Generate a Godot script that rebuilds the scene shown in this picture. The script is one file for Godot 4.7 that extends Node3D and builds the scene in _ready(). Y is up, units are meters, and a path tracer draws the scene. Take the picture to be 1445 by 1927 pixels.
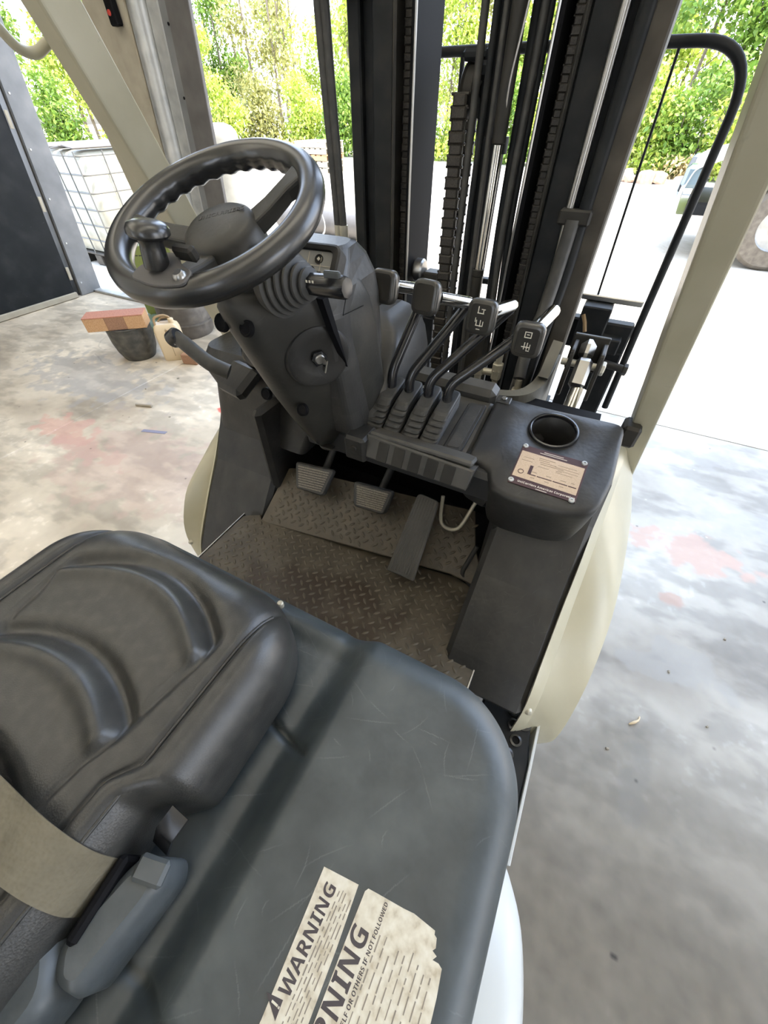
extends Node3D
# A white forklift seen from its driver's right shoulder, parked inside a workshop doorway.
# Forward is -Z, right is +X, metres, ground at y = 0; the forklift's middle plane is x = 0.

class MB:   # collects triangles of one mesh
	var v := PackedVector3Array()
	var t := PackedVector2Array()
	var g := PackedInt32Array()
	func tri(a: Vector3, b: Vector3, c: Vector3, s := -1, ta := Vector2.ZERO, tb := Vector2.ZERO, tc := Vector2.ZERO) -> void:
		v.append(a); v.append(b); v.append(c)
		t.append(ta); t.append(tb); t.append(tc)
		g.append(s)
	func quad(a: Vector3, b: Vector3, c: Vector3, d: Vector3, s := -1) -> void:
		tri(a, b, c, s); tri(a, c, d, s)
	func flip_from(k: int) -> void:
		for i in range(k, v.size(), 3):
			var q := v[i + 1]; v[i + 1] = v[i + 2]; v[i + 2] = q
			var w := t[i + 1]; t[i + 1] = t[i + 2]; t[i + 2] = w
	func close_from(k: int) -> void:      # closed piece: make the fronts face outwards (Godot fronts run clockwise)
		if v.size() == k: return
		var c := Vector3.ZERO
		for i in range(k, v.size()): c += v[i]
		c /= float(v.size() - k)
		var vol := 0.0
		for i in range(k, v.size(), 3): vol += (v[i] - c).dot((v[i + 1] - c).cross(v[i + 2] - c))
		if vol > 0.0: flip_from(k)
	func face_from(k: int, dir: Vector3) -> void:   # open sheet: fronts towards dir
		var n := Vector3.ZERO
		for i in range(k, v.size(), 3): n += (v[i + 1] - v[i]).cross(v[i + 2] - v[i])
		if n.dot(dir) > 0.0: flip_from(k)
	func mesh() -> ArrayMesh:
		var st := SurfaceTool.new()
		st.begin(Mesh.PRIMITIVE_TRIANGLES)
		for i in v.size():
			st.set_smooth_group(g[i / 3])
			st.set_uv(t[i])
			st.add_vertex(v[i])
		st.generate_normals()
		st.index()
		return st.commit()
	func rbox(c: Vector3, size: Vector3, bev := 0.002, b := Basis.IDENTITY) -> void:
		var h := size * 0.5
		bev = minf(bev, minf(h.x, minf(h.y, h.z)) * 0.95)
		var P := func(s: Vector3, k: int) -> Vector3:
			var q := Vector3(h.x - bev, h.y - bev, h.z - bev)
			q[k] = h[k]
			return c + b * (q * s)
		var out := func(a: Vector3, d: Vector3, e: Vector3) -> void:
			if (d - a).cross(e - a).dot(a + d + e - 3.0 * c) > 0.0: tri(a, e, d)
			else: tri(a, d, e)
		for k in 3:
			var l := (k + 1) % 3
			var m := (k + 2) % 3
			for s in [-1.0, 1.0]:
				var S := []
				for q in [[-1, -1], [1, -1], [1, 1], [-1, 1]]:
					var w := Vector3.ZERO
					w[k] = s; w[l] = q[0]; w[m] = q[1]
					S.append(w)
				out.call(P.call(S[0], k), P.call(S[1], k), P.call(S[2], k))
				out.call(P.call(S[0], k), P.call(S[2], k), P.call(S[3], k))
			if bev > 0.0:
				for s in [-1.0, 1.0]:
					for u in [-1.0, 1.0]:
						var w0 := Vector3.ZERO
						w0[k] = s; w0[l] = u; w0[m] = -1
						var w1 := w0
						w1[m] = 1
						out.call(P.call(w0, k), P.call(w1, k), P.call(w1, l))
						out.call(P.call(w0, k), P.call(w1, l), P.call(w0, l))
		if bev > 0.0:
			for x in [-1.0, 1.0]:
				for y in [-1.0, 1.0]:
					for z in [-1.0, 1.0]:
						var w := Vector3(x, y, z)
						out.call(P.call(w, 0), P.call(w, 1), P.call(w, 2))
	func loft(rings: Array, cap0 := true, cap1 := true, sm := 1, capsm := -1) -> void:
		var k := v.size()
		for i in rings.size() - 1:
			var a: PackedVector3Array = rings[i]
			var b: PackedVector3Array = rings[i + 1]
			var n := a.size()
			for j in n:
				var j2 := (j + 1) % n
				tri(a[j], a[j2], b[j2], sm); tri(a[j], b[j2], b[j], sm)
		for e in 2:
			if (e == 0 and not cap0) or (e == 1 and not cap1): continue
			var r: PackedVector3Array = rings[0 if e == 0 else rings.size() - 1]
			var c := Vector3.ZERO
			for p in r: c += p
			c /= float(r.size())
			for j in r.size():
				var p: Vector3 = r[j]
				var q: Vector3 = r[(j + 1) % r.size()]
				if e == 0: tri(c, q, p, capsm)
				else: tri(c, p, q, capsm)
		close_from(k)
	func prism(poly: PackedVector2Array, tr: Transform3D, depth: float, bev := 0.0, sm := -1) -> void:
		var k := v.size()
		var rings := []
		var ins := MB.inset(poly, bev) if bev > 0.0 else poly
		var spec := [[ins, 0.0], [poly, bev], [poly, depth - bev], [ins, depth]] if bev > 0.0 else [[poly, 0.0], [poly, depth]]
		for s in spec:
			var r := PackedVector3Array()
			for p in s[0]: r.append(tr * Vector3(p.x, p.y, s[1]))
			rings.append(r)
		for i in rings.size() - 1:
			var a: PackedVector3Array = rings[i]
			var b: PackedVector3Array = rings[i + 1]
			for j in a.size():
				var j2 := (j + 1) % a.size()
				tri(a[j], a[j2], b[j2], sm); tri(a[j], b[j2], b[j], sm)
		var idx := Geometry2D.triangulate_polygon(ins)
		var lo: PackedVector3Array = rings[0]
		var hi: PackedVector3Array = rings[rings.size() - 1]
		var ccw := not Geometry2D.is_polygon_clockwise(poly)
		for i in range(0, idx.size(), 3):
			var o := [idx[i], idx[i + 1], idx[i + 2]]
			var ar := (ins[o[1]] - ins[o[0]]).cross(ins[o[2]] - ins[o[0]])
			if (ar < 0.0) == ccw: o = [idx[i], idx[i + 2], idx[i + 1]]
			tri(lo[o[0]], lo[o[2]], lo[o[1]], -1)
			tri(hi[o[0]], hi[o[1]], hi[o[2]], -1)
		close_from(k)
	static func inset(poly: PackedVector2Array, d: float) -> PackedVector2Array:
		var out := PackedVector2Array()
		var n := poly.size()
		var s := 1.0 if not Geometry2D.is_polygon_clockwise(poly) else -1.0
		for i in n:
			var a := (poly[i] - poly[(i + n - 1) % n]).normalized()
			var b := (poly[(i + 1) % n] - poly[i]).normalized()
			var na := Vector2(-a.y, a.x)
			var nb := Vector2(-b.y, b.x)
			var m := (na + nb)
			if m.length() < 0.01: m = na
			m = m.normalized()
			out.append(poly[i] - m * s * d / maxf(0.35, m.dot(na)) * -1.0)
		return out
	func tube(path: PackedVector3Array, r, seg := 10, caps := true, sm := 1) -> void:
		var rings := []
		var n := path.size()
		var up := Vector3.UP
		var t0 := (path[1] - path[0]).normalized()
		if absf(t0.dot(up)) > 0.9: up = Vector3.RIGHT
		var nrm := (up - t0 * up.dot(t0)).normalized()
		for i in n:
			var tg := (path[mini(i + 1, n - 1)] - path[maxi(i - 1, 0)]).normalized()
			nrm = (nrm - tg * nrm.dot(tg)).normalized()
			var bn := tg.cross(nrm)
			var rr: float = r[i] if r is Array or r is PackedFloat32Array else r
			var ring := PackedVector3Array()
			for j in seg:
				var a := TAU * j / seg
				ring.append(path[i] + (nrm * cos(a) + bn * sin(a)) * rr)
			rings.append(ring)
		loft(rings, caps, caps, sm)
	func sweep(path: PackedVector3Array, sec: PackedVector2Array, up: Vector3, sm := -1) -> void:
		var rings := []
		var n := path.size()
		for i in n:
			var tg := (path[mini(i + 1, n - 1)] - path[maxi(i - 1, 0)]).normalized()
			var side := tg.cross(up).normalized()
			var u2 := side.cross(tg)
			var ring := PackedVector3Array()
			for p in sec: ring.append(path[i] + side * p.x + u2 * p.y)
			rings.append(ring)
		loft(rings, true, true, sm)
	func lathe(prof: PackedVector2Array, tr: Transform3D, seg := 24) -> void:   # (radius, height along local y)
		var k := v.size()
		var grp := 1
		for i in prof.size() - 1:
			if i > 0:
				var d0 := (prof[i] - prof[i - 1]).normalized()
				var d1 := (prof[i + 1] - prof[i]).normalized()
				if d0.dot(d1) < 0.8: grp += 1
			for j in seg:
				var a := TAU * j / seg
				var b := TAU * (j + 1) / seg
				var p0 := prof[i]
				var p1 := prof[i + 1]
				var A := tr * Vector3(p0.x * cos(a), p0.y, p0.x * sin(a))
				var B := tr * Vector3(p0.x * cos(b), p0.y, p0.x * sin(b))
				var C := tr * Vector3(p1.x * cos(b), p1.y, p1.x * sin(b))
				var D := tr * Vector3(p1.x * cos(a), p1.y, p1.x * sin(a))
				if p0.x > 1e-6: tri(A, B, C, grp)
				if p1.x > 1e-6: tri(A, C, D, grp)
		close_from(k)
	func grid(rows: Array, dir: Vector3, sm := 1, uv := false) -> void:
		var k := v.size()
		var nr := rows.size()
		for i in nr - 1:
			var a: PackedVector3Array = rows[i]
			var b: PackedVector3Array = rows[i + 1]
			var n := a.size()
			for j in n - 1:
				if uv:
					var u0 := float(j) / (n - 1)
					var u1 := float(j + 1) / (n - 1)
					var w0 := float(i) / (nr - 1)
					var w1 := float(i + 1) / (nr - 1)
					tri(a[j], a[j + 1], b[j + 1], sm, Vector2(u0, w0), Vector2(u1, w0), Vector2(u1, w1))
					tri(a[j], b[j + 1], b[j], sm, Vector2(u0, w0), Vector2(u1, w1), Vector2(u0, w1))
				else:
					tri(a[j], a[j + 1], b[j + 1], sm); tri(a[j], b[j + 1], b[j], sm)
		face_from(k, dir)
	func sheet(rows: Array, off: Vector3, sm := 1) -> void:    # a plate: the grid, its copy moved by off, and the rim between
		var k := v.size()
		var back := []
		for r in rows:
			var q := PackedVector3Array()
			for p in r: q.append(p + off)
			back.append(q)
		for e in 2:
			var R: Array = rows if e == 0 else back
			for i in R.size() - 1:
				var a: PackedVector3Array = R[i]
				var b: PackedVector3Array = R[i + 1]
				for j in a.size() - 1:
					if e == 0:
						tri(a[j], a[j + 1], b[j + 1], sm); tri(a[j], b[j + 1], b[j], sm)
					else:
						tri(a[j], b[j + 1], a[j + 1], sm + 1); tri(a[j], b[j], b[j + 1], sm + 1)
		var rim := []
		var rimb := []
		var nr := rows.size()
		var nc: int = rows[0].size()
		for j in nc: rim.append(rows[0][j]); rimb.append(back[0][j])
		for i in range(1, nr): rim.append(rows[i][nc - 1]); rimb.append(back[i][nc - 1])
		for j in range(nc - 2, -1, -1): rim.append(rows[nr - 1][j]); rimb.append(back[nr - 1][j])
		for i in range(nr - 2, 0, -1): rim.append(rows[i][0]); rimb.append(back[i][0])
		for i in rim.size():
			var i2 := (i + 1) % rim.size()
			tri(rim[i], rimb[i2], rim[i2], -1); tri(rim[i], rimb[i], rimb[i2], -1)
		close_from(k)

# ------------------------------------------------------------ helpers
var M := {}
var rng := RandomNumberGenerator.new()
var names := {}

func fresh(parent: Node, called: String) -> String:
	var key := str(parent.get_instance_id()) + called
	var n: int = names.get(key, 0)
	names[key] = n + 1
	return called if n == 0 else "%s_%03d" % [called, n]

func node(called: String, label: String, category: String, at := Vector3.ZERO, group := "") -> Node3D:
	var o := Node3D.new()
	o.name = fresh(self, called)
	o.position = at
	tag(o, label, category, group)
	add_child(o, true)
	return o

func tag(o: Node, label: String, category: String, group := "") -> void:
	o.set_meta("label", label)
	o.set_meta("category", category)
	if group != "": o.set_meta("group", group)

func put(parent: Node, called: String, mb: MB, m: Material, label := "") -> MeshInstance3D:
	var o := MeshInstance3D.new()
	o.mesh = mb.mesh()
	o.material_override = m
	o.name = fresh(parent, called)
	if label != "": o.set_meta("label", label)
	parent.add_child(o, true)
	return o

func top(called: String, mb: MB, m: Material, label: String, category: String, at := Vector3.ZERO, group := "") -> MeshInstance3D:
	var o := put(self, called, mb, m)
	o.position = at
	tag(o, label, category, group)
	return o

func struct(called: String, mb: MB, m: Material, label := "", category := "") -> MeshInstance3D:
	var o := put(self, called, mb, m)
	o.set_meta("kind", "structure")
	if label != "": tag(o, label, category)
	return o

func V(x: float, y: float, z: float) -> Vector3: return Vector3(x, y, z)
func P3(a: Array) -> PackedVector3Array:
	var o := PackedVector3Array()
	for p in a: o.append(Vector3(p[0], p[1], p[2]))
	return o
func P2(a: Array) -> PackedVector2Array:
	var o := PackedVector2Array()
	for p in a: o.append(Vector2(p[0], p[1]))
	return o
func spline(pts: PackedVector3Array, k := 6) -> PackedVector3Array:
	var o := PackedVector3Array()
	var n := pts.size()
	for i in n - 1:
		for j in k:
			o.append(pts[i].cubic_interpolate(pts[i + 1], pts[maxi(i - 1, 0)], pts[mini(i + 2, n - 1)], float(j) / k))
	o.append(pts[n - 1])
	return o
func bend(pts: PackedVector3Array, r: float, k := 6) -> PackedVector3Array:   # straight runs with rounded corners
	var o := PackedVector3Array([pts[0]])
	for i in range(1, pts.size() - 1):
		var a := pts[i - 1] - pts[i]
		var b := pts[i + 1] - pts[i]
		var d := minf(r, minf(a.length(), b.length()) * 0.48)
		var p := pts[i] + a.normalized() * d
		var q := pts[i] + b.normalized() * d
		for j in k + 1:
			var u := float(j) / k
			o.append(p.lerp(pts[i], u).lerp(pts[i].lerp(q, u), u))
	o.append(pts[pts.size() - 1])
	return o
func fillet(poly: PackedVector2Array, r, k := 5) -> PackedVector2Array:
	var o := PackedVector2Array()
	var n := poly.size()
	for i in n:
		var a := poly[(i + n - 1) % n] - poly[i]
		var b := poly[(i + 1) % n] - poly[i]
		var rr: float = r[i] if r is Array else r
		var d := minf(rr, minf(a.length(), b.length()) * 0.48)
		var p := poly[i] + a.normalized() * d
		var q := poly[i] + b.normalized() * d
		for j in k + 1:
			var u := float(j) / k
			o.append(p.lerp(poly[i], u).lerp(poly[i].lerp(q, u), u))
	return o
func rrect(w: float, h: float, r: float, k := 5) -> PackedVector2Array:
	return fillet(P2([[-w / 2, -h / 2], [w / 2, -h / 2], [w / 2, h / 2], [-w / 2, h / 2]]), r, k)
func axis(dir: Vector3, at: Vector3, hint := Vector3.UP) -> Transform3D:   # local y along dir
	var y := dir.normalized()
	if absf(y.dot(hint)) > 0.95: hint = Vector3.RIGHT if absf(y.x) < 0.9 else Vector3.FORWARD
	var x := hint.cross(y).normalized()
	return Transform3D(Basis(x, y, x.cross(y)), at)
func frame(z: Vector3, at: Vector3, up := Vector3.UP) -> Transform3D:     # local z along the given normal, local y as near to up as it gets
	var n := z.normalized()
	var x := up.cross(n).normalized()
	return Transform3D(Basis(x, n.cross(x), n), at)
func cyl(mb: MB, a: Vector3, b: Vector3, r: float, seg := 16, bev := 0.0015) -> void:
	var l := (b - a).length()
	bev = minf(bev, minf(r, l) * 0.3)
	mb.lathe(P2([[0, 0], [r - bev, 0], [r, bev], [r, l - bev], [r - bev, l], [0, l]]), axis(b - a, a), seg)
func hexnut(mb: MB, at: Vector3, dir: Vector3, r: float, h: float) -> void:
	var p := PackedVector2Array()
	for i in 6: p.append(Vector2(cos(TAU * i / 6), sin(TAU * i / 6)) * r)
	mb.prism(p, frame(dir, at, Vector3(0.13, 0.9, 0.2)), h, r * 0.12)
func rand(a: float, b: float) -> float: return rng.randf_range(a, b)

# ------------------------------------------------------------ materials
func noise_img(sd: int, freq: float, size: int, oct := 4, kind := FastNoiseLite.TYPE_SIMPLEX_SMOOTH, frac := FastNoiseLite.FRACTAL_FBM) -> Image:
	var n := FastNoiseLite.new()
	n.seed = sd
	n.noise_type = kind
	n.frequency = freq
	n.fractal_type = frac
	n.fractal_octaves = oct
	var im := n.get_seamless_image(size, size)
	im.convert(Image.FORMAT_RGBA8)
	return im
func ramp_tex(im: Image, cols: Array, marks := []) -> ImageTexture:    # grey -> colour ramp
	var lut := []
	for i in 256:
		var x := i / 255.0 * (cols.size() - 1)
		var k := mini(int(x), cols.size() - 2)
		lut.append(cols[k].lerp(cols[k + 1], x - k))
	var o := Image.create_empty(im.get_width(), im.get_height(), true, Image.FORMAT_RGB8)
	for y in im.get_height():
		for x in im.get_width(): o.set_pixel(x, y, lut[int(im.get_pixel(x, y).r * 255.0)])
	for m in marks:
		var c: Color = m[4]
		var steps := int(maxf(absf(m[2] - m[0]), absf(m[3] - m[1]))) + 1
		for i in steps:
			var u := float(i) / steps
			var px := posmod(int(lerpf(m[0], m[2], u) + sin(u * 3.0) * m[5]), im.get_width())
			var py := posmod(int(lerpf(m[1], m[3], u)), im.get_height())
			o.set_pixel(px, py, o.get_pixel(px, py).lerp(c, 0.38 * sin(PI * u)))
	o.generate_mipmaps()
	return ImageTexture.create_from_image(o)
func normal_tex(im: Image, strength: float) -> ImageTexture:
	var c: Image = im.duplicate()
	c.bump_map_to_normal_map(strength)
	c.generate_mipmaps()
	return ImageTexture.create_from_image(c)
func mk(col: Color, rough := 0.5, metal := 0.0, tex: Texture2D = null, sc := 4.0, nt: Texture2D = null, ns := 1.0, spec := 0.5) -> StandardMaterial3D:
	var m := StandardMaterial3D.new()
	m.albedo_color = col
	m.roughness = rough
	m.metallic = metal
	m.metallic_specular = spec
	if tex != null: m.albedo_texture = tex
	if nt != null:
		m.normal_enabled = true
		m.normal_texture = nt
		m.normal_scale = ns
	if tex != null or nt != null:
		m.uv1_triplanar = true
		m.uv1_scale = Vector3.ONE * sc
	return m
func lin(r: float, g: float, b: float) -> Color: return Color(r, g, b).linear_to_srgb()

func scratches(n: int, size: int, c: Color, lmin: int, lmax: int) -> Array:
	var o := []
	for i in n:
		var x := rng.randi_range(0, size)
		var y := rng.randi_range(0, size)
		var a := rand(0, TAU)
		var l := rand(lmin, lmax)
		o.append([x, y, x + cos(a) * l, y + sin(a) * l, c, rand(-5, 5)])
	return o

func make_materials() -> void:
	var cloud := noise_img(3, 0.012, 256, 5)
	var fine := noise_img(5, 0.09, 256, 3)
	var grain := noise_img(9, 0.16, 256, 2, FastNoiseLite.TYPE_CELLULAR)
	var fine_n := normal_tex(fine, 2.0)
	var grain_n := normal_tex(grain, 3.0)
	var cloud512 := noise_img(13, 0.008, 512, 6)
	var w := Color(1, 1, 1)
	# the dark moulded plastics, each with its own wear
	M.hood = mk(Color(1, 1, 1), 0.42, 0, ramp_tex(cloud512, [lin(.028, .036, .040), lin(.042, .052, .057), lin(.060, .072, .077), lin(.08, .092, .095)], scratches(130, 512, lin(.22, .24, .25), 8, 90)), 2.2, fine_n, 0.12, 0.55)
	M.seat = mk(Color(1, 1, 1), 0.36, 0, ramp_tex(cloud, [lin(.026, .026, .025), lin(.034, .034, .032), lin(.05, .048, .043)]), 13.0, grain_n, 0.2, 0.55)
	M.cowl = mk(Color(1, 1, 1), 0.47, 0, ramp_tex(cloud512, [lin(.013, .013, .0125), lin(.019, .0185, .0175), lin(.029, .028, .0255), lin(.044, .041, .036)], scratches(60, 512, lin(.2, .2, .19), 6, 40)), 3.0, fine_n, 0.15)
	M.dash = mk(Color(1, 1, 1), 0.42, 0, ramp_tex(cloud, [lin(.028, .028, .028), lin(.04, .0395, .038), lin(.058, .056, .052)], scratches(30, 256, lin(.22, .22, .22), 6, 30)), 3.0, fine_n, 0.12)
	M.column = mk(Color(1, 1, 1), 0.45, 0, ramp_tex(cloud, [lin(.024, .0235, .021), lin(.034, .033, .029), lin(.052, .049, .042)], scratches(14, 256, lin(.2, .2, .18), 6, 24)), 4.0, fine_n, 0.12)
	M.trimgrey = mk(Color(1, 1, 1), 0.48, 0, ramp_tex(cloud, [lin(.045, .043, .038), lin(.07, .067, .06), lin(.095, .09, .08)]), 4.0, fine_n, 0.12)
	M.knob = mk(Color(1, 1, 1), 0.3, 0, ramp_tex(cloud, [lin(.028, .027, .024), lin(.042, .04, .035), lin(.06, .056, .048)]), 6.0, null, 1, 0.6)
	M.frame = mk(Color(1, 1, 1), 0.5, 0, ramp_tex(cloud, [lin(.10, .094, .078), lin(.145, .137, .112), lin(.18, .17, .14)]), 3.0)  # darkened khaki: the shade on the frame plate is put into the colour
	M.railbrown = mk(Color(1, 1, 1), 0.55, 0, ramp_tex(cloud, [lin(.055, .049, .041), lin(.075, .067, .056), lin(.095, .086, .072)]), 3.0, null, 1, 0.3)
	M.gloss = mk(lin(.014, .014, .015), 0.22, 0, null, 1, null, 1, 0.6)
	M.wheel = mk(Color(1, 1, 1), 0.27, 0, ramp_tex(cloud, [lin(.015, .015, .016), lin(.020, .020, .020), lin(.032, .030, .026)]), 5.0, null, 1, 0.65)
	M.rubber = mk(Color(1, 1, 1), 0.55, 0, ramp_tex(cloud, [lin(.030, .030, .029), lin(.045, .044, .041), lin(.07, .066, .058)]), 8.0, fine_n, 0.2)
	M.black = mk(lin(.008, .008, .009), 0.65, 0, null, 1, null, 1, 0.2)
	M.blackpaint = mk(Color(1, 1, 1), 0.55, 0, ramp_tex(cloud, [lin(.011, .0125, .014), lin(.017, .0185, .02), lin(.03, .03, .029)]), 3.0, null, 1, 0.3)
	M.mastgrey = mk(Color(1, 1, 1), 0.5, 0, ramp_tex(cloud, [lin(.022, .021, .019), lin(.034, .032, .028), lin(.055, .05, .042)]), 3.0, null, 1, 0.35)
	M.grease = mk(Color(1, 1, 1), 0.5, 0.3, ramp_tex(fine, [lin(.018, .016, .014), lin(.045, .04, .034), lin(.07, .062, .05)]), 10.0)
	M.steel = mk(lin(.42, .41, .39), 0.32, 1.0)
	M.chrome = mk(lin(.75, .73, .68), 0.1, 1.0)
	M.zinc = mk(lin(.50, .47, .38), 0.42, 0.35)
	M.khaki = mk(Color(1, 1, 1), 0.38, 0, ramp_tex(cloud512, [lin(.36, .335, .235), lin(.43, .40, .29), lin(.47, .44, .33)], scratches(16, 512, lin(.12, .11, .1), 4, 18)), 1.6)
	M.cream = mk(Color(1, 1, 1), 0.3, 0, ramp_tex(cloud, [lin(.44, .41, .29), lin(.50, .465, .34), lin(.54, .505, .375)]), 2.0)
	M.white = mk(lin(.56, .58, .57), 0.3)
	M.chassis = mk(lin(.02, .02, .02), 0.6)
	M.pedal = mk(Color(1, 1, 1), 0.42, 0, ramp_tex(fine, [lin(.09, .08, .062), lin(.2, .18, .14), lin(.36, .33, .27)]), 9.0, null, 1, 0.6)
	# the rubber mat: one picture of its dirt over the whole plate, in object space
	var mat_im := noise_img(21, 0.02, 256, 5)
	M.mat = mk(Color(1, 1, 1), 0.5, 0, ramp_tex(mat_im, [lin(.050, .041, .028), lin(.066, .054, .037), lin(.082, .067, .046), lin(.10, .077, .048)]), 4.0, fine_n, 0.25)
	var mi := Image.create_empty(512, 512, true, Image.FORMAT_RGB8)
	for y in 512:
		for x in 512:
			var p := mat_im.get_pixel(x % 256, y % 256).r
			var q := mat_im.get_pixel((x * 5) % 256, (y * 5) % 256).r
			var wx := x / 512.0 if x < 256 else x / 512.0 - 1.0
			var wz := y / 512.0 - 1.0
			var c := Color(.056, .046, .032).lerp(Color(.088, .074, .052), clampf((p - .3) * 2.0, 0, 1)) * (.85 + .3 * q)
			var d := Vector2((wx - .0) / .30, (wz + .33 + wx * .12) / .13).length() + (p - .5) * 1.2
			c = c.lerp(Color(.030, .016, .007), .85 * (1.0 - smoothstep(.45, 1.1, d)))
			mi.set_pixel(x, y, c.linear_to_srgb())
	mi.generate_mipmaps()
	M.matfloor = mk(Color(1, 1, 1), 0.5, 0, ImageTexture.create_from_image(mi), 1.0, null, 1, 0.5)
	M.belt = mk(Color(1, 1, 1), 0.7, 0, ramp_tex(cloud, [lin(.105, .09, .058), lin(.145, .126, .083), lin(.175, .152, .103)]), 5.0, grain_n, 0.25)
	M.buckle = mk(Color(1, 1, 1), 0.4, 0, ramp_tex(cloud, [lin(.05, .058, .062), lin(.07, .08, .085), lin(.095, .105, .11)]), 5.0, fine_n, 0.1)
	M.sticker = mk(Color(1, 1, 1), 0.55, 0, ramp_tex(noise_img(31, 0.03, 256, 5), [lin(.42, .36, .26), lin(.60, .55, .44), lin(.68, .64, .53), lin(.74, .71, .62)]), 9.0)
	M.ink = mk(lin(.06, .05, .055), 0.6)
	M.faintink = mk(lin(.26, .23, .19), 0.6)
	M.plate = mk(Color(1, 1, 1), 0.42, 0.25, ramp_tex(fine, [lin(.5, .37, .25), lin(.58, .44, .31), lin(.64, .5, .37)]), 12.0)
	M.plateink = mk(lin(.055, .018, .02), 0.5)
	M.platedim = mk(lin(.33, .25, .18), 0.5)
	M.platewhite = mk(lin(.7, .62, .55), 0.5)
	M.panelgrey = mk(lin(.34, .34, .32), 0.5)
	M.symbol = mk(lin(.75, .72, .62), 0.4)
	# the workshop and what lies outside
	M.galv = mk(Color(1, 1, 1), 0.4, 0.55, ramp_tex(cloud, [lin(.38, .39, .39), lin(.5, .51, .5), lin(.6, .6, .58)]), 2.0)
	M.darksteel = mk(Color(1, 1, 1), 0.5, 0, ramp_tex(cloud512, [lin(.085, .08, .077), lin(.115, .109, .104), lin(.15, .142, .134)]), 1.0)
	M.greysteel = mk(Color(1, 1, 1), 0.5, 0, ramp_tex(cloud, [lin(.14, .145, .15), lin(.18, .185, .19), lin(.23, .23, .23)]), 1.0)
	M.leaf_door = mk(Color(1, 1, 1), 0.5, 0, ramp_tex(cloud512, [lin(.010, .012, .014), lin(.015, .017, .019), lin(.028, .03, .031)], scratches(40, 512, lin(.2, .2, .2), 2, 10)), 0.8, null, 1, 0.3)
	M.jamb = mk(Color(1, 1, 1), 0.6, 0, ramp_tex(cloud, [lin(.34, .305, .235), lin(.38, .345, .27), lin(.42, .385, .305)]), 2.0)
	M.wallpaint = mk(Color(1, 1, 1), 0.7, 0, ramp_tex(cloud, [lin(.6, .6, .58), lin(.66, .66, .64)]), 0.5)
	M.roofin = mk(lin(.62, .62, .6), 0.7)
	M.added_rooflight = mk(lin(.85, .83, .78), 0.6)  # for the added roof sheets that let daylight in from above
	M.added_rooflight.backlight_enabled = true
	M.added_rooflight.backlight = Color(1, .98, .93)
	M.yard = mk(Color(1, 1, 1), 0.85, 0, ramp_tex(cloud512, [lin(.52, .475, .40), lin(.62, .575, .50), lin(.70, .66, .59)]), 0.35, fine_n, 0.4)
	M.bollard = mk(Color(1, 1, 1), 0.5, 0, ramp_tex(cloud, [lin(.24, .25, .245), lin(.3, .31, .30), lin(.36, .37, .36)]), 2.0)
	M.cagebar = mk(lin(.16, .165, .16), 0.45)
	M.matworn = mk(lin(.10, .084, .058), 0.38)
	M.poly = mk(lin(.60, .58, .48), 0.4)
	M.poly.backlight_enabled = true
	M.poly.backlight = Color(.3, .29, .24)
	M.tub = mk(Color(1, 1, 1), 0.45, 0, ramp_tex(cloud, [lin(.025, .024, .02), lin(.06, .055, .044), lin(.13, .118, .09)]), 4.0)
	M.drum = mk(Color(1, 1, 1), 0.5, 0, ramp_tex(cloud, [lin(.07, .06, .05), lin(.11, .095, .08), lin(.17, .15, .125)]), 3.0)
	M.redwood = mk(Color(1, 1, 1), 0.7, 0, ramp_tex(fine, [lin(.36, .14, .09), lin(.45, .19, .12), lin(.52, .25, .16)]), 3.0)
	M.wood_a = mk(Color(1, 1, 1), 0.7, 0, ramp_tex(fine, [lin(.38, .2, .09), lin(.5, .29, .14), lin(.58, .36, .19)]), 4.0)
	M.wood_b = mk(Color(1, 1, 1), 0.7, 0, ramp_tex(fine, [lin(.22, .11, .06), lin(.30, .16, .09), lin(.36, .2, .12)]), 4.0)
	M.jug = mk(lin(.66, .52, .33), 0.4)
	M.jug.backlight_enabled = true
	M.jug.backlight = Color(.35, .28, .16)
	M.jugbrown = mk(lin(.30, .2, .1), 0.5)
	M.green = mk(lin(.20, .24, .06), 0.55)
	M.red = mk(lin(.5, .05, .035), 0.5)
	M.blue = mk(lin(.03, .06, .3), 0.5)
	M.yellow = mk(lin(.6, .42, .04), 0.5)
	M.bag = mk(lin(.22, .32, .28), 0.25)
	M.tyre = mk(Color(1, 1, 1), 0.8, 0, ramp_tex(cloud, [lin(.10, .09, .075), lin(.14, .125, .105), lin(.18, .165, .14)]), 4.0)
	M.truck = mk(lin(.78, .78, .76), 0.22)
	M.glass = mk(lin(.16, .22, .26), 0.05, 0, null, 1, null, 1, 0.7)
	M.bark = mk(Color(1, 1, 1), 0.9, 0, ramp_tex(cloud, [lin(.11, .085, .065), lin(.19, .155, .12), lin(.28, .24, .19)]), 2.0)
	M.leaf = StandardMaterial3D.new()
	M.leaf.albedo_color = Color(1, 1, 1)
	M.leaf.vertex_color_use_as_albedo = true
	M.leaf.roughness = 0.5
	M.leaf.cull_mode = BaseMaterial3D.CULL_DISABLED
	M.leaf.backlight_enabled = true
	M.leaf.backlight = Color(.8, .8, .8)
	M.stick = mk(lin(.30, .26, .2), 0.8)
	M.tape = mk(lin(.22, .21, .27), 0.4)
	M.rubble = mk(Color(1, 1, 1), 0.9, 0, ramp_tex(cloud, [lin(.3, .2, .14), lin(.42, .3, .22), lin(.55, .42, .33)]), 2.0)

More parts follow.
